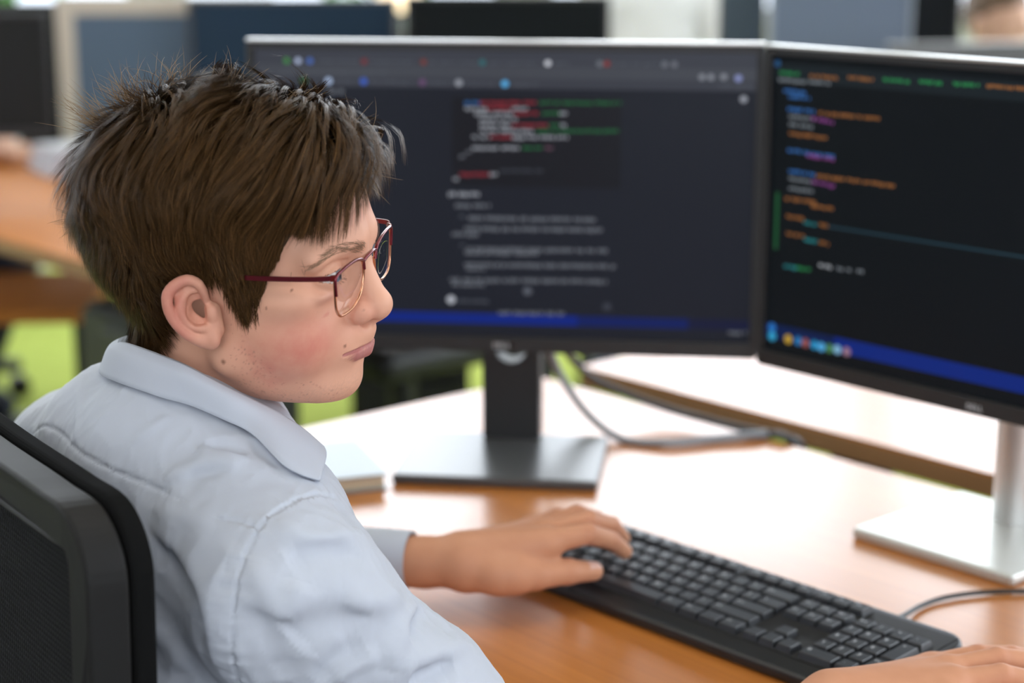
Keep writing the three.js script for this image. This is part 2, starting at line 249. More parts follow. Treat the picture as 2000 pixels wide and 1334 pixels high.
const SCREEN_R = canvasTex(1164, 704, (g, w, h) => {
  g.fillStyle = '#0d1317'; g.fillRect(0, 0, w, h); g.fillStyle = '#1b2429'; g.fillRect(0, 20, w, 40);
  g.strokeStyle = '#24424f'; g.lineWidth = 5; g.beginPath(); g.moveTo(171, 382); g.lineTo(1000, 380); g.stroke(); g.fillStyle = '#1e5a34'; g.fillRect(18, 320, 10, 136);
  g.fillStyle = '#0a2b86'; g.fillRect(200, 636, w, 36); g.fillStyle = '#0b2152'; g.fillRect(0, 636, 200, 36);
  words(g, [['b',19,41,73,41,9,'#2f9a55'],['b',104,43,178,43,9,'#b0703a'],['b',209,40,272,40,9,'#b0703a'],['b',302,37,369,38,9,'#2f9a55'],['b',394,35,450,35,9,'#2f9a55'],['b',478,34,538,34,9,'#2f9a55'],['b',558,33,616,34,9,'#b0703a'],['b',624,33,645,33,9,'#b0703a'],['b',16,58,95,59,9,'#8b9299'],['b',102,57,158,58,9,'#8b9299'],['b',32,82,89,84,9,'#3f7fd0'],['b',47,94,104,95,9,'#3f7fd0'],['b',45,123,119,123,9,'#3f7fd0'],['b',133,125,299,124,9,'#b0703a'],['b',49,140,120,141,9,'#8b9299'],['b',113,139,148,141,9,'#9a4a9a'],['b',148,143,173,143,9,'#9a4a9a'],['b',50,158,114,159,9,'#8b9299'],['b',51,180,122,179,9,'#b0703a'],['b',122,180,158,181,9,'#b0703a'],['b',49,218,180,221,9,'#3f7fd0'],['b',103,226,180,227,9,'#9a4a9a'],['b',54,267,126,267,9,'#3f7fd0'],['b',133,269,344,268,9,'#b0703a'],['b',55,284,127,286,9,'#8b9299'],['b',120,284,180,289,9,'#9a4a9a'],['b',56,307,121,306,9,'#8b9299'],['b',46,331,129,330,9,'#b0703a'],['b',122,340,183,339,9,'#b0703a'],['b',52,373,103,373,9,'#b0703a'],['b',103,382,139,382,9,'#2f9aa0'],['b',146,381,171,383,9,'#b0703a'],['b',54,414,104,414,9,'#b0703a'],['b',105,421,140,420,9,'#2f9aa0'],['b',148,422,173,423,9,'#b0703a'],['b',50,492,86,491,9,'#2f9aa0'],['b',86,491,122,490,9,'#2f9a55'],['b',150,475,181,475,9,'#c8ccd2'],['b',199,475,213,475,9,'#8b9299'],['b',227,475,241,475,9,'#8b9299'],['b',255,473,275,472,9,'#8b9299'],['d',11,21,8,'#2a5a8a'],['d',20,646,11,'#2a7ad0'],['d',21,667,11,'#3ab0e0'],['d',69,666,11,'#d0a83a'],['d',98,665,11,'#2f7fc0'],['d',119,666,11,'#a05a5a'],['d',145,666,11,'#2f9ad0'],['d',165,667,11,'#58b4ee'],['d',188,666,11,'#4f8a5a'],['d',210,665,11,'#8ac0e0'],['d',236,665,11,'#a07a90']], 8);
});
const screenMat = (tex, gain) => new THREE.MeshPhysicalMaterial({ color: lin(0.004, 0.004, 0.005), emissive: lin(1, 1, 1), emissiveMap: tex, emissiveIntensity: gain, roughness: 0.3, specularIntensity: 0.22 });
function badge(text, w, h, parent, x, y, z, colour = '#b9bcc0', rotX = 0) {
  const tex = canvasTex(256, 64, (g, W, H) => { g.clearRect(0, 0, W, H); g.fillStyle = colour; g.font = 'bold 54px sans-serif'; g.textAlign = 'center'; g.textBaseline = 'middle'; g.fillText(text, W / 2, H / 2 + 3); });
  const m = new THREE.Mesh(new THREE.PlaneGeometry(w, h), new THREE.MeshStandardMaterial({ map: tex, transparent: true, roughness: 0.5 })); m.name = 'lettering'; m.position.set(x, y, z); m.rotation.x = rotX; parent.add(m); return m;
}
// local axes: screen faces +z, base stands on y = 0 at the origin
function monitor(label, x, z, turn, o) {
  const { w = 0.582, h = 0.352, low = 0.142, screen, stand = blackPlastic, column = blackPlastic, frame = silver, back = darkGrey, gain = 1, lamp = 0, base = [0.235, 0.19], columnW = 0.066, off = 0.062, hole = false, ground = DESK_TOP, bezel = 0.007, mark } = o;
  const t = thing('monitor', label, 'monitor', [x, ground, z], turn, o.group);
  const cy = low + h / 2;
  part('back_shell', [box(w - 0.006, h - 0.006, 0.018, 0, cy, off - 0.013, 0.006, 2), box(w * 0.5, h * 0.55, 0.03, 0, cy, off - 0.032, 0.014, 2)], back, t);
  const fr = new THREE.ExtrudeGeometry((() => { const s = roundShape(w, h, 0.005), q = roundShape(w - 2 * bezel, h - bezel - (o.chin ?? 0.016), 0.001); const hp = q.getPoints().map(p => new THREE.Vector2(p.x, p.y + ((o.chin ?? 0.016) - bezel) / 2)); s.holes.push(new THREE.Path(hp)); return s; })(), { depth: 0.008, bevelEnabled: true, bevelSize: 0.0008, bevelThickness: 0.0008, bevelSegments: 1 });
  fr.translate(0, cy, off - 0.005); part('bezel', fr, o.bezelMat ?? blackPlastic, t);
  part('rim', [box(w + 0.002, 0.0035, 0.017, 0, low + h + 0.0017, off - 0.004, 0.0012)], frame, t, 'silver top edge');
  const sg = new THREE.PlaneGeometry(w - 2 * bezel, h - bezel - (o.chin ?? 0.016)); sg.translate(0, cy + ((o.chin ?? 0.016) - bezel) / 2, off - 0.002);
  part('screen', sg, screen, t);
  // stand: slab base, flat column with a cable hole, joint behind the panel
  part('base_plate', box(base[0], 0.012, base[1], 0, 0.006, o.baseZ ?? 0.045, 0.004, 2), o.baseMat ?? stand, t);
  const ch = low + h * 0.62, cs = roundShape(columnW, ch, 0.006), col = new THREE.Shape(cs.getPoints(6));
  if (hole) { const p = new THREE.Path(); p.absarc(0, 0.116 - ch / 2, 0.021, 0, 2 * Math.PI, true); col.holes.push(p); }
  const cg = o.round ? cyl(columnW / 2, columnW / 2, ch, 0, ch / 2, -0.022, 32) : new THREE.ExtrudeGeometry(col, { depth: 0.03, bevelEnabled: true, bevelSize: 0.002, bevelThickness: 0.002, bevelSegments: 2, curveSegments: 20 }).translate(0, ch / 2 + 0.01, -0.055);
  part('column', cg, column, t);
  part('joint', [box(0.08, 0.08, 0.05, 0, cy, off - 0.062, 0.006)], blackPlastic, t);
  if (mark) badge(mark, 0.04, 0.01, t, 0, low + 0.0078, off + 0.0042);
  if (lamp) { const l = new THREE.RectAreaLight(lin(0.6, 0.7, 1), lamp, w - 0.02, h - 0.03); l.name = 'screen_light'; l.position.set(0, cy, off + 0.006); l.rotation.y = Math.PI; t.add(l); }
  return t;
}
monitor('wide monitor on a black stand showing a web page of text and a code block', -0.004, -2.137, -0.1225, { screen: screenMat(SCREEN_L, 0.9), hole: true, mark: 'DELL', baseMat: mat([0.09, 0.09, 0.092], 0.3, 0.3), lamp: 0.03 });
monitor('wide monitor on a silver stand showing a dark code editor at the right edge', 0.5165, -1.841, -Math.atan2(0.75, 0.66), { screen: screenMat(SCREEN_R, 0.75), stand: silver, column: silver, round: true, columnW: 0.050, mark: 'DELL', baseMat: mat([0.60, 0.60, 0.57], 0.35, 0.6), base: [0.195, 0.19], baseZ: 0.035, lamp: 0.02 });

// ---------------------------------------------------------------- keyboard, cables, notebook, mouse
{
  const U = 0.01905, g = thing('keyboard', 'black full-size keyboard lying on the wooden desk under the hands', 'keyboard', [0.181, DESK_TOP + 0.0052, -1.616]);
  g.rotation.order = 'YXZ'; g.rotation.set(0.065, -0.824, 0);
  const caseMat = mat([0.013, 0.013, 0.014], 0.42), keyMat = mat([0.024, 0.026, 0.030], 0.30), wellMat = mat([0.008, 0.008, 0.009], 0.6);
  const ext = (w, h, r, d, b, x, y, z) => { const e = new THREE.ExtrudeGeometry(roundShape(w - 2 * b, h - 2 * b, r), { depth: d - 2 * b, bevelEnabled: true, bevelSize: b, bevelThickness: b, bevelSegments: 3, curveSegments: 8 }); e.rotateX(-Math.PI / 2); e.translate(x, y + b, z); return e; };
  part('case', ext(0.456, 0.158, 0.02, 0.0115, 0.004, 0.005, 0, -0.006), caseMat, g);
  part('key_well', box(0.440, 0.001, 0.124, 0.0047, 0.0116, -0.0125, 0), wellMat, g);
  for (const s of [-1, 1]) part('foot', box(0.03, 0.010, 0.012, s * 0.18, -0.0045, -0.066), caseMat, g);
  const shapes = {};
  const keyGeo = (w, h) => { const k = `${w}_${h}`; if (!shapes[k]) { const W = w * U - 0.0014, H = h * U - 0.0014, b = [W / 2, H / 2], t = [W / 2 - 0.0021, H / 2 - 0.0024], m = [W / 2 - 0.0016, H / 2 - 0.0018], P = [], I = [], rows = [[b, 0, 0], [m, 0.0062, -0.0004], [t, 0.0070, -0.0005]];
    for (const [[x, z], y, dz] of rows) for (const [sx, sz] of [[-1, -1], [1, -1], [1, 1], [-1, 1]]) P.push([sx * x, y, sz * z + dz]);
    for (let q = 0; q < 2; q++) for (let c = 0; c < 4; c++) { const a = q * 4 + c, e = q * 4 + (c + 1) % 4; I.push(a, a + 4, e, e, a + 4, e + 4); } I.push(8, 11, 10, 8, 10, 9);
    let e = new THREE.BufferGeometry(); e.setAttribute('position', new THREE.Float32BufferAttribute(I.flatMap(i => P[i]), 3)); e.computeVertexNormals(); shapes[k] = e; } return shapes[k]; };
  const legends = [];
  const key = (u, row, w = 1, h = 1, txt = '') => { const x = (u + w / 2 - 11) * U, z = (row - 2 + (h - 1) / 2) * U; const m = part('key', keyGeo(w, h), keyMat, g); m.position.set(x, 0.0112, z); if (txt) legends.push([x - w * U / 2 + 0.0072, z - h * U / 2 + 0.0075, txt]); };
  const line = (u, row, list) => { for (const e of list) { const [txt, w] = Array.isArray(e) ? e : [e, 1]; key(u, row, w, 1, txt); u += w; } };
  const F = -1.32; key(0, F, 1, 1, 'Esc'); for (let k = 0; k < 12; k++) key(2 + k + (k > 3) * 0.5 + (k > 7) * 0.5, F, 1, 1, 'F' + (k + 1)); line(15.25, F, ['Prt', 'Scr', 'Pse']);
  line(0, 0, ['`', ...'1234567890-=', ['Back', 2]]); line(0, 1, [['Tab', 1.5], ...'QWERTYUIOP[]', ['\\', 1.5]]); line(0, 2, [['Caps', 1.75], ...'ASDFGHJKL;#', ['Enter', 2.25]]); line(0, 3, [['Shift', 2.25], ...'ZXCVBNM,./', ['Shift', 2.75]]);
  line(0, 4, [['Ctrl', 1.25], ['Win', 1.25], ['Alt', 1.25], ['', 6.25], ['Alt', 1.25], ['Win', 1.25], ['\u2261', 1.25], ['Ctrl', 1.25]]);
  line(15.25, 0, ['Ins', 'Home', 'PgU']); line(15.25, 1, ['Del', 'End', 'PgD']); key(16.25, 3, 1, 1, '\u2191'); line(15.25, 4, ['\u2190', '\u2193', '\u2192']);
  line(18.5, 0, ['Num', '/', '*', '-']); line(18.5, 1, ['7', '8', '9']); line(18.5, 2, ['4', '5', '6']); line(18.5, 3, ['1', '2', '3']); key(18.5, 4, 2, 1, '0'); key(20.5, 4, 1, 1, '.'); key(21.5, 1, 1, 2, '+'); key(21.5, 3, 1, 2, 'Ent');
  // print on the keys: one sheet of letters cut up over the key tops
  const cols = 12, rowsN = Math.ceil(legends.length / cols), tex = canvasTex(cols * 64, rowsN * 64, (c, W, H) => { c.clearRect(0, 0, W, H); c.fillStyle = '#c9ccd0'; c.textAlign = 'center'; c.textBaseline = 'middle'; legends.forEach(([, , t], i) => { c.font = `bold ${t.length > 2 ? 26 : 46}px sans-serif`; c.fillText(t, (i % cols) * 64 + 32, Math.floor(i / cols) * 64 + 34); }); });
  const prints = legends.map(([x, z], i) => { const p = new THREE.PlaneGeometry(0.0082, 0.0082).rotateX(-Math.PI / 2).translate(x, 0.01835, z), uv = p.attributes.uv, cx = i % cols, cy = Math.floor(i / cols); for (let k = 0; k < 4; k++) uv.setXY(k, (cx + uv.getX(k)) / cols, 1 - (cy + 1 - uv.getY(k)) / rowsN); return p; });
  part('key_print', prints, new THREE.MeshStandardMaterial({ map: tex, transparent: true, roughness: 0.5 }), g, 'white letters printed on the keys');
  const b = badge('logitech', 0.034, 0.0085, g, 0.2015, 0.0117, -0.068, '#b9bcc0', -Math.PI / 2); b.name = 'lettering';
  for (let k = 0; k < 3; k++) part('indicator', new THREE.CylinderGeometry(0.0013, 0.0013, 0.0006, 10).translate(0.150 + k * 0.012, 0.0117, -0.064), mat([0.3, 0.3, 0.3], 0.4), g);
  // cables
  const cable = (label, pts, r, m) => solo('cable', tube(pts.map(([x, y, z]) => [x, y, z]), r, 80, 8), m, label, 'cable');
  cable('thin dark keyboard cable lying on the desk before the silver stand', [[0.343, 0.7420, -1.568], [0.360, 0.7375, -1.592], [0.385, 0.7335, -1.628], [0.4149, 0.7335, -1.650], [0.470, 0.7335, -1.664], [0.56, 0.7335, -1.655], [0.70, 0.7335, -1.60]], 0.0024, mat([0.02, 0.02, 0.02], 0.5));
  cable('light grey cable looping down from the black stand onto the desk', [[0.030, 0.905, -2.172], [0.040, 0.86, -2.205], [0.062, 0.800, -2.235], [0.095, 0.757, -2.215], [0.1368, 0.7350, -2.178], [0.190, 0.7358, -2.163], [0.252, 0.7358, -2.180], [0.312, 0.7358, -2.196], [0.345, 0.725, -2.215], [0.37, 0.63, -2.24]], 0.0052, mat([0.22, 0.23, 0.25], 0.45));
  cable('dark cable strung from the black stand to the gap between the desks', [[0.034, 0.905, -2.178], [0.060, 0.845, -2.23], [0.105, 0.785, -2.285], [0.180, 0.752, -2.285], [0.250, 0.742, -2.240], [0.300, 0.7358, -2.215], [0.338, 0.7358, -2.185], [0.36, 0.72, -2.20], [0.375, 0.62, -2.22]], 0.0050, mat([0.03, 0.03, 0.032], 0.5));
  // notebook: grey-blue cover over cream pages
  const nb = thing('notebook', 'thick grey-blue covered notebook lying on the desk behind the man', 'notebook', [-0.262, DESK_TOP, -2.030], 0.33);
  part('pages', box(0.200, 0.015, 0.142, 0, 0.0095, 0, 0.001), mat([0.66, 0.56, 0.40], 0.9), nb, 'cream page block');
  part('cover', [box(0.208, 0.002, 0.150, 0, 0.018, 0, 0.0008), box(0.208, 0.002, 0.150, 0, 0.001, 0, 0.0008), box(0.002, 0.019, 0.150, -0.103, 0.0095, 0, 0.0008)], mat([0.24, 0.29, 0.32], 0.35), nb);
  // mouse under the right hand
  const ms = thing('computer_mouse', 'black computer mouse under the fingers at the lower right corner', 'mouse', [0.418, DESK_TOP, -1.395], -0.824 - 0.5);
  const mg = meshField((x, y, z) => Math.max(sell(x, y, z, 0, 0.004, 0, 0.031, 0.031, 0.055), -y + 0.0005), [-0.036, -0.004, -0.06], [0.036, 0.04, 0.06], 0.0025);
  part('shell', mg, caseMat, ms); part('wheel', new THREE.CylinderGeometry(0.009, 0.009, 0.006, 20).rotateZ(Math.PI / 2).translate(0, 0.028, -0.03), darkGrey, ms);
}

// ---------------------------------------------------------------- the man's office chair (local x to his right, +z behind him)
{
  const g = thing('office_chair', 'black office chair with framed mesh backrest behind the man in the foreground', 'office chair', [-0.386, 0, -1.262], -0.988);
  const frameM = mat([0.013, 0.0125, 0.012], 0.6, 0, { specularIntensity: 0.45 }), meshM = (() => { const t = dataTex(64, 64, (u, v) => { const a = Math.abs(Math.sin(u * Math.PI * 4)), b = Math.abs(Math.sin(v * Math.PI * 4)), k = a * b; return [k, k, k]; }); t.repeat.set(60, 60); return new THREE.MeshPhysicalMaterial({ color: lin(0.012, 0.012, 0.013), roughness: 0.9, specularIntensity: 0.3, bumpMap: t, bumpScale: 0.0015 }); })();
  const padM = new THREE.MeshPhysicalMaterial({ color: lin(0.007, 0.007, 0.007), roughness: 1, specularIntensity: 0.15, sheen: 0.1 });
  // outline of the back: wide shoulders that narrow to the waist
  const half = [[0.0, 0.515], [0.130, 0.513], [0.185, 0.508], [0.210, 0.485], [0.214, 0.44], [0.212, 0.34], [0.198, 0.22], [0.178, 0.10], [0.155, 0.02], [0.10, 0.0], [0.0, 0.0]];
  const outline = (inset, ycut = 0) => { const pts = []; for (const [x, y] of half) pts.push(new THREE.Vector2(Math.max(x - inset, 0), clamp(y, inset + ycut, 0.515 - inset))); const left = pts.slice(1, -1).reverse().map(p => new THREE.Vector2(-p.x, p.y)); const c = new THREE.CatmullRomCurve3([...pts, ...left].map(p => V(p.x, p.y, 0)), true, 'centripetal'); return c.getPoints(120).slice(0, 120).map(p => new THREE.Vector2(p.x, p.y)); };
  const bend = geo => { const p = geo.attributes.position; for (let i = 0; i < p.count; i++) { const x = p.getX(i), y = p.getY(i); p.setZ(i, p.getZ(i) - 0.12 * x * x + 0.10 * (y - 0.25) * (y - 0.25) - 0.035 * sstep(0.30, 0.0, y)); } geo.computeVertexNormals(); return geo; };
  const slab = (ring, inner, d, b) => { const s = new THREE.Shape(ring); if (inner) s.holes.push(new THREE.Path(inner)); const e = new THREE.ExtrudeGeometry(s, { depth: d, bevelEnabled: true, bevelSize: b, bevelThickness: b, bevelSegments: 3, curveSegments: 1 }); return e; };
  const rows = 26;
  const sheet = (inset, z) => { const ring = outline(inset), P = [], I = [], ys = ring.map(p => p.y), lo = Math.min(...ys), hi = Math.max(...ys), wAt = y => { let m = 0; for (let i = 0; i < ring.length; i++) { const a = ring[i], b = ring[(i + 1) % ring.length]; if ((a.y - y) * (b.y - y) <= 0 && a.y !== b.y) m = Math.max(m, Math.abs(a.x + (b.x - a.x) * (y - a.y) / (b.y - a.y))); } return m; }; const uv = [];
    for (let j = 0; j <= rows; j++) { const y = mixn(lo + 1e-4, hi - 1e-4, j / rows), w = wAt(y); for (let i = 0; i <= 20; i++) { const x = (i / 10 - 1) * w; P.push(x, y, z); uv.push(x, y); } }
    for (let j = 0; j < rows; j++) for (let i = 0; i < 20; i++) { const a = j * 21 + i; I.push(a, a + 1, a + 21, a + 1, a + 22, a + 21); } const e = new THREE.BufferGeometry(); e.setAttribute('position', new THREE.Float32BufferAttribute(P, 3)); e.setAttribute('uv', new THREE.Float32BufferAttribute(uv, 2)); e.setIndex(I); return e; };
  const Y = 0.484, put = (name, geo, m, label) => { bend(geo); geo.rotateX(-0.06); geo.translate(0, Y, 0); return part(name, geo, m, g, label); };
  put('back_frame', slab(outline(0.003), outline(0.029), 0.022, 0.003), frameM, 'black plastic frame');
  put('mesh_panel', sheet(0.026, 0.010), meshM, 'black woven mesh');
  put('back_pad', (() => { const e = slab(outline(0.004), null, 0.008, 0.004); e.translate(0, 0.003, -0.017); return e; })(), padM, 'black padded front layer');
  // seat, arms-free column and star base, hidden under the man
  part('seat', box(0.48, 0.07, 0.46, 0, 0.45, -0.26, 0.03, 3), padM, g);
  part('back_bracket', box(0.07, 0.36, 0.03, 0, 0.42, 0.02, 0.008), frameM, g);
  part('column', cyl(0.028, 0.028, 0.32, 0, 0.26, -0.24), blackMetal, g);
  for (let k = 0; k < 5; k++) { const a = k * 2 * Math.PI / 5, l = part('base_arm', box(0.3, 0.03, 0.045, 0.15, 0.085, 0, 0.008), frameM, g); l.position.set(0, 0, -0.24); l.rotation.y = a; const c = part('castor', new THREE.CylinderGeometry(0.028, 0.028, 0.03, 18).rotateX(Math.PI / 2).translate(0.29, 0.029, 0), blackPlastic, g); c.position.copy(l.position); c.rotation.y = a; }
}

// ---------------------------------------------------------------- the man at the desk: head (millimetres in the head's own axes: x to his left, y up, z forward, origin between the ears)
const headM = new THREE.Matrix4().makeBasis(V(0.32, 0.1191, -0.9399), V(-0.0836, 0.9917, 0.0972), V(0.9437, 0.0475, 0.3273)).setPosition(-0.2027, 1.0960, -1.3587).multiply(new THREE.Matrix4().makeScale(0.001, 0.001, 0.001));
const NECK_A = [2, -22, -26, 50], NECK_B = [-6, -150, -58, 49];
function skullField(x, y, z) {
  const ax = Math.abs(x);
  let d = sell(ax, y, z, 0, 50, -14, 73, 80, 93);
  d = smin(d, sell(ax, y, z, 0, 50, 36, 60, 69, 71), 24);
  return d;
}
function scalpField(x, y, z) {
  let d = smin(skullField(x, y, z), sell(Math.abs(x), y, z, 0, -12, 36, 62, 70, 58), 25);
  return smin(d, scap(x, y, z, NECK_A, NECK_B), 22);
}
const LOW_LIP = [[0, -49, 93.6, 7.0], [12, -48.6, 91, 6.0], [23.5, -46.6, 85.5, 2.6]], UP_LIP = [[0, -42.0, 95.6, 4.6], [11, -42.2, 93.0, 4.0], [23.5, -45.8, 86.2, 2.2]], MOUTH = [[0, -44.9, 101, 1.1], [12, -44.9, 97.5, 1.0], [25, -46.2, 89, 1.0]];
function headField(x, y, z) {
  const ax = Math.abs(x);
  let d = skullField(x, y, z);
  d = smin(d, sell(ax, y, z, 0, -14, 36, 61, 70, 58), 25);
  d = smin(d, sell(ax, y, z, 39, -26, 54, 27, 32, 30), 20);
  d = smin(d, sell(ax, y, z, 52, 5, 62, 16, 12, 20), 14);
  d = smin(d, scap(ax, y, z, [50, -40, 12, 16], [15, -69, 60, 17]), 18);
  d = smin(d, scap(x, y, z, NECK_A, NECK_B), 22);
  d = smin(d, sell(ax, y, z, 0, -60, 26, 46, 24, 46), 16);
  d = smin(d, sell(ax, y, z, 0, -71, 68.5, 21, 19, 19.5), 10);
  d = smin(d, sell(ax, y, z, 0, -40, 70, 31, 24, 30), 12);
  d = smin(d, scap(ax, y, z, [9, 38, 99, 9], [46, 33, 84, 8]), 14);
  d = smax(d, -sell(ax, y, z, 33, 16.5, 106, 20, 12.5, 15), 11);
  d = smin(d, sell(ax, y, z, 36, 5, 84, 15, 5, 8), 6);
  d = smin(d, scap(ax, y, z, [0, 24, 95.5, 8.5], [0, -13, 106.5, 11]), 9);
  d = smin(d, sell(ax, y, z, 0, -14.8, 107.6, 12.8, 11.4, 12), 5);
  d = smin(d, sell(ax, y, z, 13.6, -16.5, 99.5, 8.6, 9.2, 10.5), 4);
  d = smin(d, sell(ax, y, z, 0, -34, 93, 14, 8, 10.4), 7);
  d = smin(d, scap(ax, y, z, [0, -23, 106, 4.6], [0, -26.5, 98, 5.5]), 4);
  d = smax(d, -sell(ax, y, z, 7.6, -26, 103.5, 4.4, 4.2, 7), 2.5);
  d = smax(d, -schain(ax, y, z, [[19.5, -7.5, 100.5, 0.8], [23, -13, 97, 1.2], [22.8, -20, 94.5, 1.2], [18.5, -26, 96.5, 1.0]]), 3);      // groove round the nostril wing
  d = smax(d, -sell(ax, y, z, 0, -60, 98, 18, 4.2, 7.5), 6);                         // fold above the chin
  d = smin(d, schain(ax, y, z, UP_LIP), 2.2);
  d = smin(d, schain(ax, y, z, LOW_LIP), 2.6);
  d = smax(d, -schain(ax, y, z, MOUTH), 1.6);
  // eye: lids round a ball
  const ex = ax - 32, ey = y - 17, ez = z - 84.5, er = Math.sqrt(ex * ex + ey * ey + ez * ez);
  const slit = (Math.sqrt((ex / 13.2) ** 2 + ((ey - 0.2) / (ey > 0.2 ? 4.4 : 4.0)) ** 2) - 1) * 4.2;
  d = smin(d, smax(er - 13.7, -slit, 1.2), 3);
  d = smax(d, -Math.max(er - 12.6, slit), 0.8);
  d = Math.min(d, er - 12.25);
  d = smax(d, -schain(ax, y, z, [[20, 24.5, 96.5, 1.2], [33, 26.5, 97.5, 1.2], [46, 22.5, 92, 1]]), 2.4);   // crease of the upper lid
  return d;
}
// ear, laid out on the near side (x < 0)
const HELIX = [[-73, 10, 9.5, 2.6], [-77, 17.5, 10.5, 3.0], [-80, 24.5, 9.0, 3.6], [-83, 28.2, 3.0, 4.0], [-87, 25.8, -5.0, 4.2], [-90, 19.9, -10.5, 4.2], [-91, 11.5, -11.6, 4.0], [-90, 2.7, -10.4, 3.8], [-87, -6.3, -7.0, 3.8], [-83, -13.4, -2.0, 4.4], [-79, -18.0, 4.0, 5.2]];
const ANTI = [[-78, 19.5, 6.0, 2.4], [-81, 18.5, 0.0, 3.2], [-84, 13.6, -3.6, 4.0], [-85.5, 7.0, -5.0, 4.0], [-85, 0.5, -4.4, 3.6], [-82.5, -5.4, -1.4, 3.4], [-80.5, -8.6, 4.6, 3.4], [-78.5, -9.0, 9.0, 2.6]];
const dense = (c, n) => { const xyz = new THREE.CatmullRomCurve3(c.map(q => V(q[0], q[1], q[2])), false, 'centripetal'), out = []; for (let i = 0; i <= n; i++) { const t = i / n, p = xyz.getPoint(t), j = Math.min(t * (c.length - 1), c.length - 1.001), a = Math.floor(j); out.push([p.x, p.y, p.z, c[a][3] + (c[a + 1][3] - c[a][3]) * (j - a)]); } return out; };
const HELIX_D = dense(HELIX, 26), ANTI_D = dense(ANTI, 18);
const EARPLATE = [[-72, 16, 6, 5], [-78, 14, -4, 4], [-78, 2, -5, 4], [-74, -8, 2, 5]], EARPLATE2 = [[-78, 24, 3, 4], [-82.5, 17, -7, 3.4], [-83, 5, -8, 3.4], [-79.5, -6, -4, 3.4]];
function earField(x, y, z) {
  x = -Math.abs(x);
  let d = schain(x, y, z, HELIX_D);
  d = smin(d, schain(x, y, z, ANTI_D), 1.8);
  d = smin(d, Math.min(schain(x, y, z, EARPLATE, 4), schain(x, y, z, EARPLATE2, 3)), 2);
  d = smin(d, sell(x, y, z, -76.5, -17.6, 9.6, 4.8, 8.6, 8.6), 3.5);
  d = smin(d, scap(x, y, z, [-71, -13, 13, 6], [-71, 2, 12, 6]), 4);
  d = smin(d, sell(x, y, z, -74.5, 1.0, 13.2, 3.6, 6, 4.4), 2.5);
  d = smax(d, -sell(x, y, z, -80.5, 2.0, 4.6, 7.5, 8.2, 6.2), 2.2);
  d = smax(d, -sell(x, y, z, -82, 11.5, 5.2, 5.5, 5.5, 5.0), 2);
  return d;
}
const SPOTS = [];          // moles and marks: [x, y, z, radius, darkness]
{ // placed on the near side of the face
  for (const s of [[-60.5, 14.8, 71.7, 1.3, 0.55], [-68.7, 3.7, 54, 1.3, 0.5], [-66.6, -38.9, 12.4, 2.4, 0.55], [-25.8, -38.7, 91.1, 1.2, 0.6], [-18.4, -12.9, 106.1, 1.2, 0.25], [-52.2, -66.2, 33.3, 1.1, 0.35], [-52, 4, 79, 0.9, 0.25], [-47, -5, 83, 0.9, 0.2], [-62, -12, 62, 0.9, 0.25]]) SPOTS.push(s);
}
const STUBBLE = [];
{ const r = rng(77); for (let i = 0; i < 430; i++) { const y = -12 - 74 * r(), z = 18 + 62 * r(); if (y > -18 - (z - 18) * 1.0 + 12 * r()) continue; if (z > 45 && r() < 0.35) continue; STUBBLE.push([y, z, 0.55 + 0.25 * r(), r()]); } }
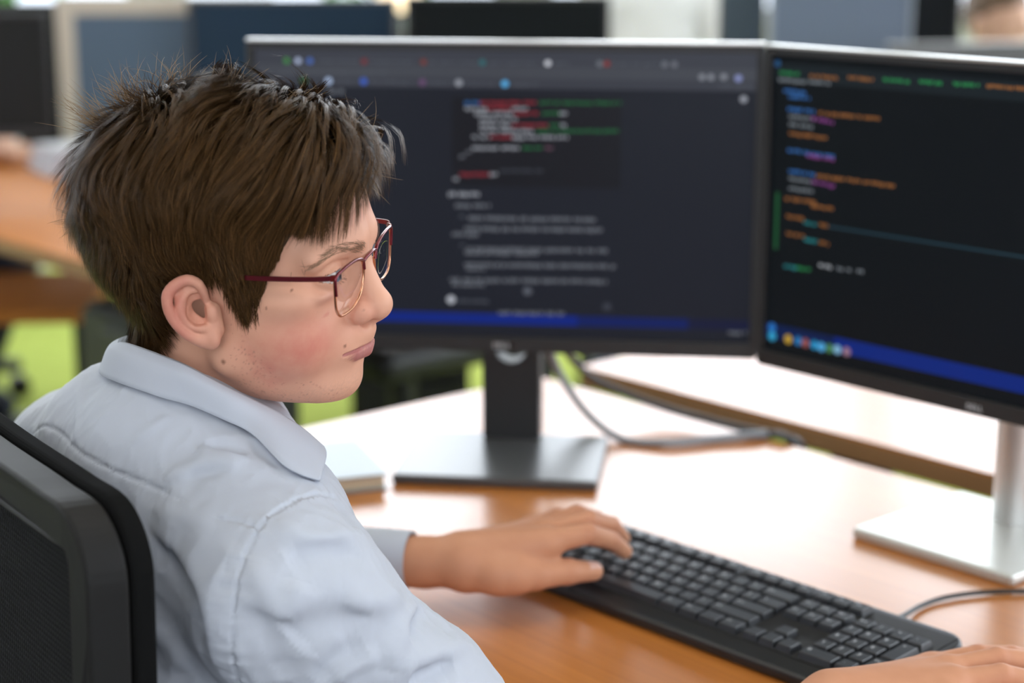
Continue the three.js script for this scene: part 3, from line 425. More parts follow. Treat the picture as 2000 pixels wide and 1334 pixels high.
function skinTone(x, y, z) {
  const ax = Math.abs(x), n = fbm(x * 0.05, y * 0.05, z * 0.05, 3), fine = noise(x * 0.55, y * 0.55, z * 0.55);
  let c = [0.74 + 0.03 * n, 0.395 + 0.02 * n, 0.27 + 0.02 * n];
  const blot = clamp(0.5 + 1.3 * fbm(x * 0.09, y * 0.09, z * 0.09, 4) + 0.25 * fine, 0, 1);
  const tint = (t, a) => { for (let i = 0; i < 3; i++) c[i] = mixn(c[i], t[i], clamp(a, 0, 1)); };
  const g = (cx, cy, cz, sx, sy, sz) => Math.exp(-(((ax - cx) / sx) ** 2 + ((y - cy) / sy) ** 2 + ((z - cz) / sz) ** 2));
  const flush = [0.60, 0.19, 0.145];
  tint(flush, 0.9 * g(55, -29, 72, 30, 24, 26) * (0.62 + 0.38 * blot));
  tint(flush, 0.7 * g(60, -42, 42, 20, 24, 18) * (0.35 + 0.65 * blot));
  tint(flush, 0.5 * g(14, -17, 104, 10, 12, 12) * (0.5 + 0.5 * blot));
  tint(flush, 0.35 * g(14, 56, 105, 16, 8, 14) * blot);
  tint([0.5, 0.25, 0.2], 0.45 * g(38, 4, 92, 16, 5, 10));
  tint(flush, 0.5 * (1 - sstep(0.6, 1.6, scap(x, y, z, [-54, -14, 78, 0.2], [-38.5, -9.4, 86.6, 0.2]))));
  // ear
  if (ax > 73 && z < 20 && y > -28 && y < 36) tint([0.60, 0.22, 0.165], (0.4 + 0.5 * sstep(82, 90, ax)) * (0.7 + 0.3 * blot));
  // lips
  const lip = Math.min(schain(ax, y, z, LOW_LIP), schain(ax, y, z, UP_LIP));
  if (z > 84 && y < -37) { const a = 1 - sstep(0.1, 1.3, lip + 0.5 * fine); tint([0.42 + 0.06 * noise(x * 1.3, y * 0.2, z * 0.2), 0.155, 0.145], 0.95 * a); }
  // eye
  const ex = ax - 32, ey = y - 17, ez = z - 84.5, er = Math.sqrt(ex * ex + ey * ey + ez * ez);
  if (er < 12.45) { const ir = Math.hypot(ex + (x < 0 ? 1.2 : -1.2), ey + 0.3); c = ez > 0 && ir < 2.4 ? [0.01, 0.01, 0.012] : ez > 0 && ir < 5.9 ? [0.10, 0.13, 0.16] : [0.62, 0.58, 0.55]; return c; }
  // beard shadow: short hairs in the skin
  if (x < 0 && y < -8 && z > 14 && z < 84 && ax > 20) for (const [sy, sz, sr, k] of STUBBLE) { const q = (y - sy) ** 2 + (z - sz) ** 2; if (q < sr * sr) { tint(k < 0.6 ? [0.40, 0.14, 0.11] : [0.20, 0.11, 0.085], 0.5 * (1 - q / (sr * sr))); break; } }
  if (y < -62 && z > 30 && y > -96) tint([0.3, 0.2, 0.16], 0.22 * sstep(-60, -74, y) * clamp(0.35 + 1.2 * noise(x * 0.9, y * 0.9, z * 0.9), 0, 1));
  for (const [sx, sy, sz, sr, k] of SPOTS) { const q = Math.sqrt((x - sx) ** 2 * 0.15 + (y - sy) ** 2 + (z - sz) ** 2); if (q < sr) tint([0.16, 0.06, 0.035], k * 1.5 * (1 - (q / sr) ** 2)); }
  return c;
}
const headGeo = meshField(headField, [-96, -140, -124], [96, 140, 132], 1.25, skinTone);
const earGeoR = meshField(earField, [-100, -32, -24], [-60, 40, 26], 0.8, skinTone);
const earGeoL = meshField(earField, [60, -32, -24], [100, 40, 26], 1.2, skinTone);
for (const g of [headGeo, earGeoR, earGeoL]) g.applyMatrix4(headM);
const skinMat = new THREE.MeshPhysicalMaterial({ vertexColors: true, roughness: 0.5, specularIntensity: 0.5, sheen: 0.15, sheenRoughness: 0.5, sheenColor: lin(1, 0.75, 0.65) });

// ---------------------------------------------------------------- hair: strands grown from the scalp, gathered in locks
const pw = (t, pts) => { if (t <= pts[0][0]) return pts[0][1]; for (let i = 0; i + 1 < pts.length; i++) if (t <= pts[i + 1][0]) { const [a, u] = pts[i], [b, v] = pts[i + 1]; return u + (v - u) * (t - a) / (b - a); } return pts[pts.length - 1][1]; };
const HAIRLINE = [[-200, -52], [-70, -51], [-52, -38], [-38, -16], [-24, 6], [-17, 26], [-12, 31], [22, 31], [25, 24], [28, 12], [31, 1], [35, -1], [43, -1], [47, 8], [53, 26], [68, 42], [76, 54], [98, 79], [120, 79]];
const hairline = z => pw(z, HAIRLINE);
function gradOf(f, x, y, z, e = 1) { const gx = f(x + e, y, z) - f(x - e, y, z), gy = f(x, y + e, z) - f(x, y - e, z), gz = f(x, y, z + e) - f(x, y, z - e), l = Math.hypot(gx, gy, gz) || 1; return [gx / l, gy / l, gz / l]; }
function ontoScalp(p, h) { for (let i = 0; i < 4; i++) { const d = scalpField(p[0], p[1], p[2]) - h, g = gradOf(scalpField, p[0], p[1], p[2]); p[0] -= g[0] * d; p[1] -= g[1] * d; p[2] -= g[2] * d; } return p; }
// how thick the hair lies over the scalp
function thickness(x, y, z) {
  const top = sstep(60, 118, y), side = 1 - top;
  const back = sstep(-20, -95, z);
  let t = 12 + 8 * sstep(-10, 60, y);
  t = mixn(t, 24 + 8 * sstep(-30, 60, y), back);
  t = mixn(t, 43 - 5 * sstep(20, 100, z), top);
  t += 17 * Math.exp(-(((z + 42) / 30) ** 2)) * sstep(92, 122, y) + 7 * sstep(-55, -85, z) * sstep(25, -15, y);
  t *= 0.35 + 0.65 * sstep(-6, 34, y - hairline(z) + (z < -30 ? 16 : 0));
  t += 22 * sstep(10, 65, z) * sstep(84, 112, y) * (1 - 0.6 * sstep(82, 112, z));
  if (z > 60 && y > 50) t = Math.max(t, 12 + 8 * sstep(60, 95, y));
  return t;
}
const CROWN = [12, 122, -62];
function flow(x, y, z) {
  // combed from the far side of the top over to the near side; falls straight down the sides; fans out behind the crown
  const near = sstep(82, 58, x), up = sstep(70, 122, y);
  let d = [mixn(0.9, -0.9, near) * (0.25 + 0.9 * up), -1, 0];
  d[2] += -0.42 * sstep(-10, 55, z) * sstep(40, 85, y) + 0.16 * sstep(-30, -90, z) * sstep(40, -20, y) + 0.12 * sstep(60, 20, y) * sstep(-20, 30, z);
  d[2] += 0.55 * sstep(80, 105, z) * sstep(100, 120, y);
  const rx = x - CROWN[0], rz = z - CROWN[2], rl = Math.hypot(rx, rz) + 1e-6, k = sstep(75, 15, rl) * up;
  d = [mixn(d[0], rx / rl, k), d[1] * (1 - k), mixn(d[2], rz / rl, k)];
  return d;
}
function lengthAt(x, y, z, r) {
  const top = sstep(55, 105, y);
  let l = mixn(24 + 14 * sstep(-20, 60, y), 70, top);
  l = mixn(l, 108, sstep(40, 80, z) * sstep(66, 90, y));
  if (y - hairline(z) < 14) l = Math.min(l, 20);
  if (z < -60 && y < -10) l = 28 + 6 * r;
  return l * (0.8 + 0.35 * r);
}
function grow(root, lvl, len, steps, wob, r) {
  const pts = [], p = root.slice(), n0 = noise(root[0] * 0.03, root[1] * 0.03, root[2] * 0.03), seg = len / steps; let h = -0.4;
  const sw = wob * (r() - 0.5) * 2, sw2 = wob * (r() - 0.5) * 2; let tang = null;
  for (let i = 0; i <= steps; i++) {
    pts.push(p.slice());
    const g = gradOf(scalpField, p[0], p[1], p[2], 2), f = flow(p[0], p[1], p[2]);
    const q = 1 + 0.7 * sstep(45, 85, p[1]); f[0] += sw + 0.5 * q * noise(p[0] * 0.022, p[1] * 0.022 + 9, p[2] * 0.022); f[2] += sw2 + 0.75 * q * noise(p[0] * 0.024 + 4, p[1] * 0.02, p[2] * 0.024);
    const dn = f[0] * g[0] + f[1] * g[1] + f[2] * g[2]; let t = [f[0] - g[0] * dn, f[1] - g[1] * dn, f[2] - g[2] * dn]; const l = Math.hypot(...t) || 1; t = t.map(v => v / l);
    if (tang) { t = t.map((v, k) => v * 0.45 + tang[k] * 0.55); } tang = t;
    const u = (i + 1) / steps, T = thickness(p[0], p[1], p[2]) * lvl, want = T * (1 - Math.exp(-4.5 * u)) * (1 - 0.12 * u * u), dh = clamp(want - h, -0.4 * seg, mixn(0.80, 0.22, sstep(0.25, 0.65, u)) * seg); h += dh;
    const run = Math.sqrt(Math.max(seg * seg - dh * dh, (0.35 * seg) ** 2));
    for (let k = 0; k < 3; k++) p[k] += t[k] * run + g[k] * dh;
    const d = scalpField(p[0], p[1], p[2]); if (d < h) for (let k = 0; k < 3; k++) p[k] += g[k] * (h - d); else h = mixn(h, d, 0.6);
  }
  return pts;
}
const FRINGE = [[20, -70], [47, -70], [49, -2], [55, 24], [65, 38], [70, 51], [74, 57], [79, 53], [88, 48], [96, 44], [104, 43], [112, 50], [120, 62], [130, 80]];
const trimAt = (x, z) => pw(z, FRINGE) + 6 * sstep(-16, 8, x);
function StrandSet() {
  const P = [], N = [], C = [], I = [];
  return {
    // flat ribbon across the local surface, narrowing to its tip
    add(pts, w, c0, c1, across) {
      const n = pts.length, base = P.length / 3;
      for (let i = 0; i < n; i++) {
        const a = pts[Math.max(i - 1, 0)], b = pts[Math.min(i + 1, n - 1)], t = [b[0] - a[0], b[1] - a[1], b[2] - a[2]], q = pts[i];
        let s = [t[1] * across[2] - t[2] * across[1], t[2] * across[0] - t[0] * across[2], t[0] * across[1] - t[1] * across[0]]; const l = Math.hypot(...s) || 1; s = s.map(v => v / l);
        let m = [s[1] * t[2] - s[2] * t[1], s[2] * t[0] - s[0] * t[2], s[0] * t[1] - s[1] * t[0]]; const ml = Math.hypot(...m) || 1; m = m.map(v => v / ml); if (m[0] * across[0] + m[1] * across[1] + m[2] * across[2] < 0) m = m.map(v => -v);
        const u = i / (n - 1), hw = 0.5 * w * (u < 0.65 ? 1 : 1 - 0.85 * (u - 0.65) / 0.35);
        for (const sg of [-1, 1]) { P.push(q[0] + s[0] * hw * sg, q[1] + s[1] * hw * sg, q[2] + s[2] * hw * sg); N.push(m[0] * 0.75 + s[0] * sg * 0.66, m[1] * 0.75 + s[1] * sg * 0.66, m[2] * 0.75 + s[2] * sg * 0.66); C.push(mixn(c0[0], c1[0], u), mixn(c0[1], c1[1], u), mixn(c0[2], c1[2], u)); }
        if (i) { const k = base + 2 * i; I.push(k - 2, k - 1, k, k - 1, k + 1, k); }
      }
    },
    build() { const g = new THREE.BufferGeometry(); g.setAttribute('position', new THREE.Float32BufferAttribute(P, 3)); g.setAttribute('normal', new THREE.Float32BufferAttribute(N, 3)); g.setAttribute('color', new THREE.Float32BufferAttribute(C, 3)); g.setIndex(I); g.normalizeNormals(); return g; },
    size: () => I.length / 3,
  };
}
const hairSet = StrandSet();
{
  const r = rng(2024), STEPS = 8, guides = [], cells = new Map(), CELL = 8, key = (a, b, c) => `${Math.floor(a / CELL)},${Math.floor(b / CELL)},${Math.floor(c / CELL)}`;
  const scatter = () => { for (;;) { // a root on the scalp, more of them on the near side
    const u = 2 * r() - 1, a = 2 * Math.PI * r(), s = Math.sqrt(1 - u * u), p = [s * Math.cos(a) * 78, 40 + u * 96, -5 + s * Math.sin(a) * 108];
    if (p[0] > 25 && r() < 0.55) continue;
    ontoScalp(p, -0.4); if (p[1] < hairline(p[2]) + 2 * noise(p[0] * 0.3, p[1] * 0.3, p[2] * 0.3)) continue;
    return p; } };
  for (let i = 0; i < 6500; i++) {
    const root = scatter(), rr = r(), up = sstep(60, 100, root[1]);
    const lvl = mixn(0.45 + 0.6 * r(), 0.25 + 0.85 * Math.sqrt(r()), up);
    const g = { root, pts: grow(root, lvl, lengthAt(...root, rr), STEPS, 0.22, r), tone: r(), nrm: gradOf(scalpField, ...root, 2) };
    guides.push(g); const k = key(...root); if (!cells.has(k)) cells.set(k, []); cells.get(k).push(g);
  }
  const nearest = p => { let best = null, bd = 1e9; for (let a = -1; a <= 1; a++) for (let b = -1; b <= 1; b++) for (let c = -1; c <= 1; c++) { const l = cells.get(key(p[0] + a * CELL, p[1] + b * CELL, p[2] + c * CELL)); if (l) for (const g of l) { const d = (g.root[0] - p[0]) ** 2 + (g.root[1] - p[1]) ** 2 + (g.root[2] - p[2]) ** 2; if (d < bd) { bd = d; best = g; } } } return best; };
  for (let i = 0; i < 88000; i++) {
    const root = scatter(), g = nearest(root); if (!g) continue;
    const off = [0, 1, 2].map(k => root[k] - g.root[k]), cl = (0.15 + 0.7 * r()) * (root[1] < 30 ? 0.5 : 1), cut = 0.72 + 0.33 * r(), fr = [r() - 0.5, r() - 0.5, r() - 0.5], fly = r() < 0.03 ? 5 : 1.3, lift = (r() - 0.5) * 2.4, wave = [3 + 4 * r(), 6.28 * r(), 6.28 * r(), 6.28 * r()];
    const pts = g.pts.map((q, s) => { const u = s / STEPS * cut, j = u * STEPS, a = Math.floor(j), t = j - a, A = g.pts[a], B = g.pts[Math.min(a + 1, STEPS)], k = 1 - cl * Math.pow(u, 0.8); return [0, 1, 2].map(m => mixn(A[m], B[m], t) + off[m] * k + fr[m] * fly * u * u * 2.6 + 0.9 * u * Math.sin(u * wave[0] + wave[1 + m]) + g.nrm[m] * lift * u); });
    const ty = 5 * (r() - 0.3); let n = pts.findIndex(q => q[2] > 47 && q[1] < trimAt(q[0], q[2]) - ty); if (n >= 0) { if (n < 3) continue; pts.length = n; }
    const tone = (0.45 + 0.35 * g.tone + 0.5 * r()), d = r() < 0.14 ? 2.4 : 1;
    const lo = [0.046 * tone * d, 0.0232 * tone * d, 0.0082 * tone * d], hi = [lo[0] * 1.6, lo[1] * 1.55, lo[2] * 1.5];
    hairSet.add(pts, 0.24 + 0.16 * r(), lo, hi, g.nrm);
  }
  // loose hairs that stand off the outline: crown tuft and single curls over the fringe
  const wisp = (root, dir, len, curl, n, c0 = [0.16, 0.105, 0.06], c1 = [0.34, 0.24, 0.15]) => { for (let i = 0; i < n; i++) { const p = ontoScalp([root[0] + (r() - 0.5) * 22, root[1] + (r() - 0.5) * 8, root[2] + (r() - 0.5) * 20], 8), pts = []; let d = [dir[0] + (r() - 0.5) * 0.7, dir[1] + (r() - 0.5) * 0.6, dir[2] + (r() - 0.5) * 0.7]; const c = [(r() - 0.5) * curl, -0.10 * curl + (r() - 0.6) * curl, (r() - 0.5) * curl], L = len * (0.5 + 0.7 * r()); for (let k = 0; k <= 9; k++) { pts.push(p.slice()); const l = Math.hypot(...d); for (let m = 0; m < 3; m++) { p[m] += d[m] / l * L / 9; d[m] += c[m]; } } hairSet.add(pts, 0.34, c0, c1, [-0.85, 0.3, 0.45]); } };
  wisp([-8, 124, -44], [-0.7, 0.45, -0.15], 38, 0.22, 380, [0.045, 0.0235, 0.0095], [0.075, 0.040, 0.017]);
  wisp([-14, 120, -66], [-0.75, 0.3, -0.45], 32, 0.18, 220, [0.045, 0.0235, 0.0095], [0.075, 0.040, 0.017]);
  wisp([-12, 116, -78], [-0.25, 0.75, -0.7], 48, 0.10, 80);
  wisp([-5, 122, -62], [-0.1, 0.95, -0.4], 44, 0.16, 70);
  wisp([5, 128, -40], [0.0, 0.9, 0.3], 42, 0.3, 70);
  wisp([0, 130, 0], [-0.1, 0.6, 0.7], 40, 0.3, 60);
  wisp([0, 122, 50], [0, 0.5, 0.8], 36, 0.3, 40);
  wisp([0, 100, 84], [0.1, 0.35, 0.9], 40, 0.5, 46);
  wisp([-10, 84, 96], [0, 0.0, 1], 34, 0.5, 26);
  wisp([-50, 60, -95], [-0.3, 0.2, -0.9], 24, 0.2, 26);
}
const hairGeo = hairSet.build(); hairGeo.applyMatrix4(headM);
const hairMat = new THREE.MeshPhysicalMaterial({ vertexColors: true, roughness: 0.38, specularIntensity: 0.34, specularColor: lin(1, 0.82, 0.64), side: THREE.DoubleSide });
// skin under the hair carries the dark of the roots
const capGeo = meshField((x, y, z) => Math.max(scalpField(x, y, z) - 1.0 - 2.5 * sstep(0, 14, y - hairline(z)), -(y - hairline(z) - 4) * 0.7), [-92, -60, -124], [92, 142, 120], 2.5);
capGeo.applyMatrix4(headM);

// eyebrows and lashes
const browSet = StrandSet();
{
  const r = rng(5), B = [[-11, 31.5, 1], [-18, 34.5, 1], [-28, 37.5, 1], [-40, 37.5, 0.8], [-50, 33.5, 0.5], [-57, 28, 0.25]];
  for (const sd of [1, -1]) for (let i = 0; i < 230; i++) {
    const t = Math.pow(r(), 1.25) * (B.length - 1.001), a = Math.floor(t), f = t - a, wdt = mixn(B[a][2], B[a + 1][2], f);
    let p = [mixn(B[a][0], B[a + 1][0], f) + (r() - 0.5) * 3, mixn(B[a][1], B[a + 1][1], f) + (r() - 0.5) * 7.5 * wdt, 112];
    for (let k = 0; k < 14; k++) { const d = headField(p[0], p[1], p[2]) - 0.1, g = gradOf(headField, ...p, 0.6); p[2] -= d * (k < 6 ? 0.8 : 0.3) ; if (Math.abs(d) < 0.05) break; }
    const n = gradOf(headField, ...p, 1), len = 4 + 4.5 * r(), dir = [-1, 0.55 - 0.9 * t / 5 + (r() - 0.5) * 0.6, 0], dn = dir[0] * n[0] + dir[1] * n[1]; let d = dir.map((v, k) => v - n[k] * dn); const l = Math.hypot(...d); d = d.map(v => v / l);
    const pts = [0, 1, 2, 3].map(k => { const u = k / 3; return [0, 1, 2].map(m => p[m] + d[m] * len * u + n[m] * (0.3 + 1.1 * u * (1 - 0.6 * u))); });
    if (sd < 0) pts.forEach(q => { q[0] *= -1; }); const nn = sd < 0 ? [-n[0], n[1], n[2]] : n, k = 0.8 + 0.5 * r();
    browSet.add(pts, 0.26, [0.25 * k, 0.15 * k, 0.095 * k], [0.34 * k, 0.21 * k, 0.135 * k], nn);
  }
  for (const sd of [1, -1]) for (const up of [1, -1]) for (let i = 0; i < 34; i++) {
    const u = r() * 2 - 1, x = -32 + 12 * u, y = 17.2 + up * 4.2 * Math.sqrt(1 - u * u * 0.96), z = 84.5 + Math.sqrt(Math.max(13.6 * 13.6 - (x + 32) ** 2 - (y - 17) ** 2, 1)), L = up > 0 ? 5.5 : 3;
    const pts = [0, 1, 2, 3].map(k => { const t = k / 3; return [sd * (x + u * 2 * t), y + up * (0.5 * t + (up > 0 ? 1.6 : 0.6) * t * t) - (up > 0 ? 0.8 * t : 0), z + L * t * (1 - 0.15 * t)]; });
    browSet.add(pts, 0.17, [0.03, 0.02, 0.015], [0.03, 0.02, 0.015], [0, 0.8, 0.5]);
  }
}
const browGeo = browSet.build(); browGeo.applyMatrix4(headM);

// ---------------------------------------------------------------- eyeglasses (built in the head's axes)
{
  const RIM = [[-64, 25], [-54, 27.4], [-40, 28.2], [-26, 27], [-15.5, 23.2], [-12.6, 16], [-14.2, 7.5], [-20, -0.5], [-30, -5.2], [-44, -6.6], [-56, -5.0], [-61.5, 0.5], [-63.6, 12]];
  const zAt = (x, y) => 107 - 0.084 * x - 0.00105 * x * x - (26 - y) * 0.12;
  const g = thing('eyeglasses', 'dark red wire eyeglasses with clear lenses worn by the man in the foreground', 'glasses');
  const red = mat([0.16, 0.008, 0.018], 0.32, 0.75, { clearcoat: 0.6, clearcoatRoughness: 0.15 }), copper = mat([0.62, 0.30, 0.18], 0.25, 1.0);
  const glass = new THREE.MeshPhysicalMaterial({ color: 0xffffff, roughness: 0.02, transmission: 1, thickness: 0, ior: 1.5, specularIntensity: 1 });
  const put = geo => { geo.applyMatrix4(headM); return geo; };
  for (const s of [1, -1]) {
    const loop = RIM.map(([x, y]) => { const X = x * s; return [X, y, zAt(X, y)]; });
    const curve = new THREE.CatmullRomCurve3(loop.map(p => V(...p)), true, 'centripetal');
    const rim = part('rim', put(new THREE.TubeGeometry(curve, 90, 1.05, 8, true)), copper, g, 'copper coloured lens rim');
    const topPts = RIM.slice(0, 6).map(([x, y]) => { const X = x * s; return [X, y + 0.5, zAt(X, y) + 0.7]; }); topPts.unshift([-63.6 * s, 12, zAt(-63.6 * s, 12) + 0.7]);
    part('brow_bar', put(tube(topPts, 1.25, 60, 8)), red, g, 'dark red upper rim');
    // lens: a thin curved sheet filling the rim
    const pts = curve.getPoints(64), c = pts.reduce((a, p) => a.add(p), V(0, 0, 0)).multiplyScalar(1 / pts.length); c.z += 1.3;
    const P = [], I = []; P.push(c.x, c.y, c.z);
    for (let ring = 1; ring <= 6; ring++) for (const p of pts.slice(0, 64)) { const t = ring / 6; P.push(mixn(c.x, p.x, t), mixn(c.y, p.y, t), mixn(c.z, p.z, t * t * 0.9 + 0.1 * t)); }
    for (let k = 0; k < 64; k++) { I.push(0, 1 + k, 1 + (k + 1) % 64); for (let q = 0; q < 5; q++) { const a = 1 + q * 64 + k, b = 1 + q * 64 + (k + 1) % 64, d = a + 64, e = b + 64; I.push(a, d, b, b, d, e); } }
    const lg = new THREE.BufferGeometry(); lg.setAttribute('position', new THREE.Float32BufferAttribute(P, 3)); lg.setIndex(I); lg.computeVertexNormals();
    part('lens', put(lg), glass, g, 'clear lens');
    // temple arm, a flat bar from the hinge to the ear and down behind it
    const path = [[-64.5, 25.5, zAt(-64.5 * s, 25.5) + 0.4], [-68.5, 26.4, zAt(-68 * s, 26) - 3], [-72.5, 27, 92], [-77.5, 28.6, 60], [-78, 29.6, 42], [-73.5, 30.8, 26], [-72, 31.6, 10], [-74, 30, -3], [-80, 21, -14], [-79, 10, -19]].map(([x, y, z]) => V(x * s, y, z));
    const cv = new THREE.CatmullRomCurve3(path, false, 'centripetal'), bar = [], idx = [], n = 70;
    for (let i = 0; i <= n; i++) { const p = cv.getPoint(i / n), t = cv.getTangent(i / n), out = V(-s, 0, 0).addScaledVector(t, t.x * s).normalize(), up = V().crossVectors(t, out).normalize(), hh = i < 6 ? 2.3 : 1.75, ww = 0.6; for (const [a, b] of [[1, 1], [1, -1], [-1, -1], [-1, 1]]) { const q = p.clone().addScaledVector(out, a * ww).addScaledVector(up, b * hh); bar.push(q.x, q.y, q.z); } if (i) for (let k = 0; k < 4; k++) { const a = (i - 1) * 4 + k, b = (i - 1) * 4 + (k + 1) % 4; idx.push(a, a + 4, b, b, a + 4, b + 4); } }
    const e = n * 4; idx.push(0, 1, 2, 0, 2, 3, e, e + 2, e + 1, e, e + 3, e + 2);
    let bg = new THREE.BufferGeometry(); bg.setAttribute('position', new THREE.Float32BufferAttribute(bar, 3)); bg.setIndex(idx); bg = bg.toNonIndexed(); bg.computeVertexNormals();
    part('temple', put(bg), red, g, 'dark red temple arm');
    part('nose_pad', put(new THREE.SphereGeometry(1, 12, 10).scale(1.2, 3.6, 2.2).translate(-9.5 * s, 9, 101.5)), glass, g);
  }
  part('bridge', put(tube([[-14, 23, zAt(-14, 23) + 0.7], [-8, 24.6, zAt(-8, 24) + 1.2], [0, 25.2, zAt(0, 25) + 1.6], [8, 24.6, zAt(8, 24) + 1.2], [14, 23, zAt(14, 23) + 0.7]], 1.25, 30, 8)), red, g);
}

// ---------------------------------------------------------------- shirt (metres, in the room's axes)
const SH_R = [-0.160, 0.898, -1.224], SH_L = [-0.366, 0.912, -1.500], EL_R = [0.014, 0.660, -1.290], EL_L = [-0.300, 0.745, -1.665], WR_L = [-0.085, 0.776, -1.634], WR_R = [0.225, 0.752, -1.315];
const BF = [0.777, 0, -0.629], BR = [0.629, 0, 0.777];     // the way his chest faces, and to his right
const YOKE = [[...SH_L, 0.060], [-0.302, 0.952, -1.415, 0.066], [-0.248, 0.950, -1.348, 0.084], [-0.196, 0.920, -1.286, 0.074], [...SH_R, 0.066]];
const SLEEVE_R = [[...SH_R, 0.063], [-0.078, 0.790, -1.258, 0.069], [...EL_R, 0.062]], SLEEVE_R2 = [[...EL_R, 0.062], [0.190, 0.738, -1.308, 0.042]];
const SLEEVE_L = [[...SH_L, 0.056], [...EL_L, 0.058], [-0.112, 0.777, -1.642, 0.0245]];
const FOLDS = [];
function shirtBase(x, y, z) {
  const cx = x + 0.268, cz = z + 1.385, r = cx * BR[0] + cz * BR[2], f = cx * BF[0] + cz * BF[2];
  let d = sell(r, y, f, 0, 0.80, 0, 0.170, 0.185, 0.112);
  d = smin(d, sell(r, y, f, 0, 0.58, 0.0, 0.165, 0.30, 0.125), 0.08);
  d = smin(d, schain(x, y, z, YOKE, 0.02), 0.05);
  const sl = Math.min(schain(x, y, z, SLEEVE_R, 0.02), schain(x, y, z, SLEEVE_R2));
  d = smin(d, smin(sl, schain(x, y, z, SLEEVE_L, 0.02), 0.01), 0.028);
  return d;
}
function shirtField(x, y, z) {
  let d = shirtBase(x, y, z);
  if (d < 0.012 && d > -0.012) { // fine crumple of the cotton
    const wx = x + 0.02 * noise(x * 9, y * 9, z * 9), wy = y + 0.02 * noise(x * 9 + 7, y * 9, z * 9), n1 = noise(wx * 26, wy * 17, z * 26), n2 = noise(wx * 60 + 3, wy * 44, z * 60);
    d += 0.0036 * (Math.abs(n1) - 0.25) + 0.0014 * (Math.abs(n2) - 0.25);
  }
  if (d < 0.03 && d > -0.03) for (const F of FOLDS) {
    const [pts, amp, w, ext, puck, open] = F; if (x < ext[0] || x > ext[1] || y < ext[2] || y > ext[3] || z < ext[4] || z > ext[5]) continue;
    let best = 1e9, tt = 0, len = 0, along = 0; const n = pts.length - 1;
    for (let i = 0; i < n; i++) { const a = pts[i], b = pts[i + 1], bx = b[0] - a[0], by = b[1] - a[1], bz = b[2] - a[2], px = x - a[0], py = y - a[1], pz = z - a[2], bb = bx * bx + by * by + bz * bz + 1e-12, t = clamp((px * bx + py * by + pz * bz) / bb, 0, 1), q = (px - bx * t) ** 2 + (py - by * t) ** 2 + (pz - bz * t) ** 2, sl = Math.sqrt(bb); if (q < best) { best = q; tt = (i + t) / n; along = len + t * sl; } len += sl; }
    const q = best / (w * w); if (q < 16) d -= amp * (w > 0.0068 && !puck ? 1.25 * Math.exp(-1.35 * Math.sqrt(q + 0.03)) : Math.exp(-q)) * (open ? 1 : Math.min(1, 4 * tt + 0.15, 4 * (1 - tt) + 0.15)) * (puck ? Math.max(0, 0.25 + 0.75 * Math.sin(along * 380 + 5 * noise(along * 60, amp * 900, 2))) : 1);
  }
  return d;
}
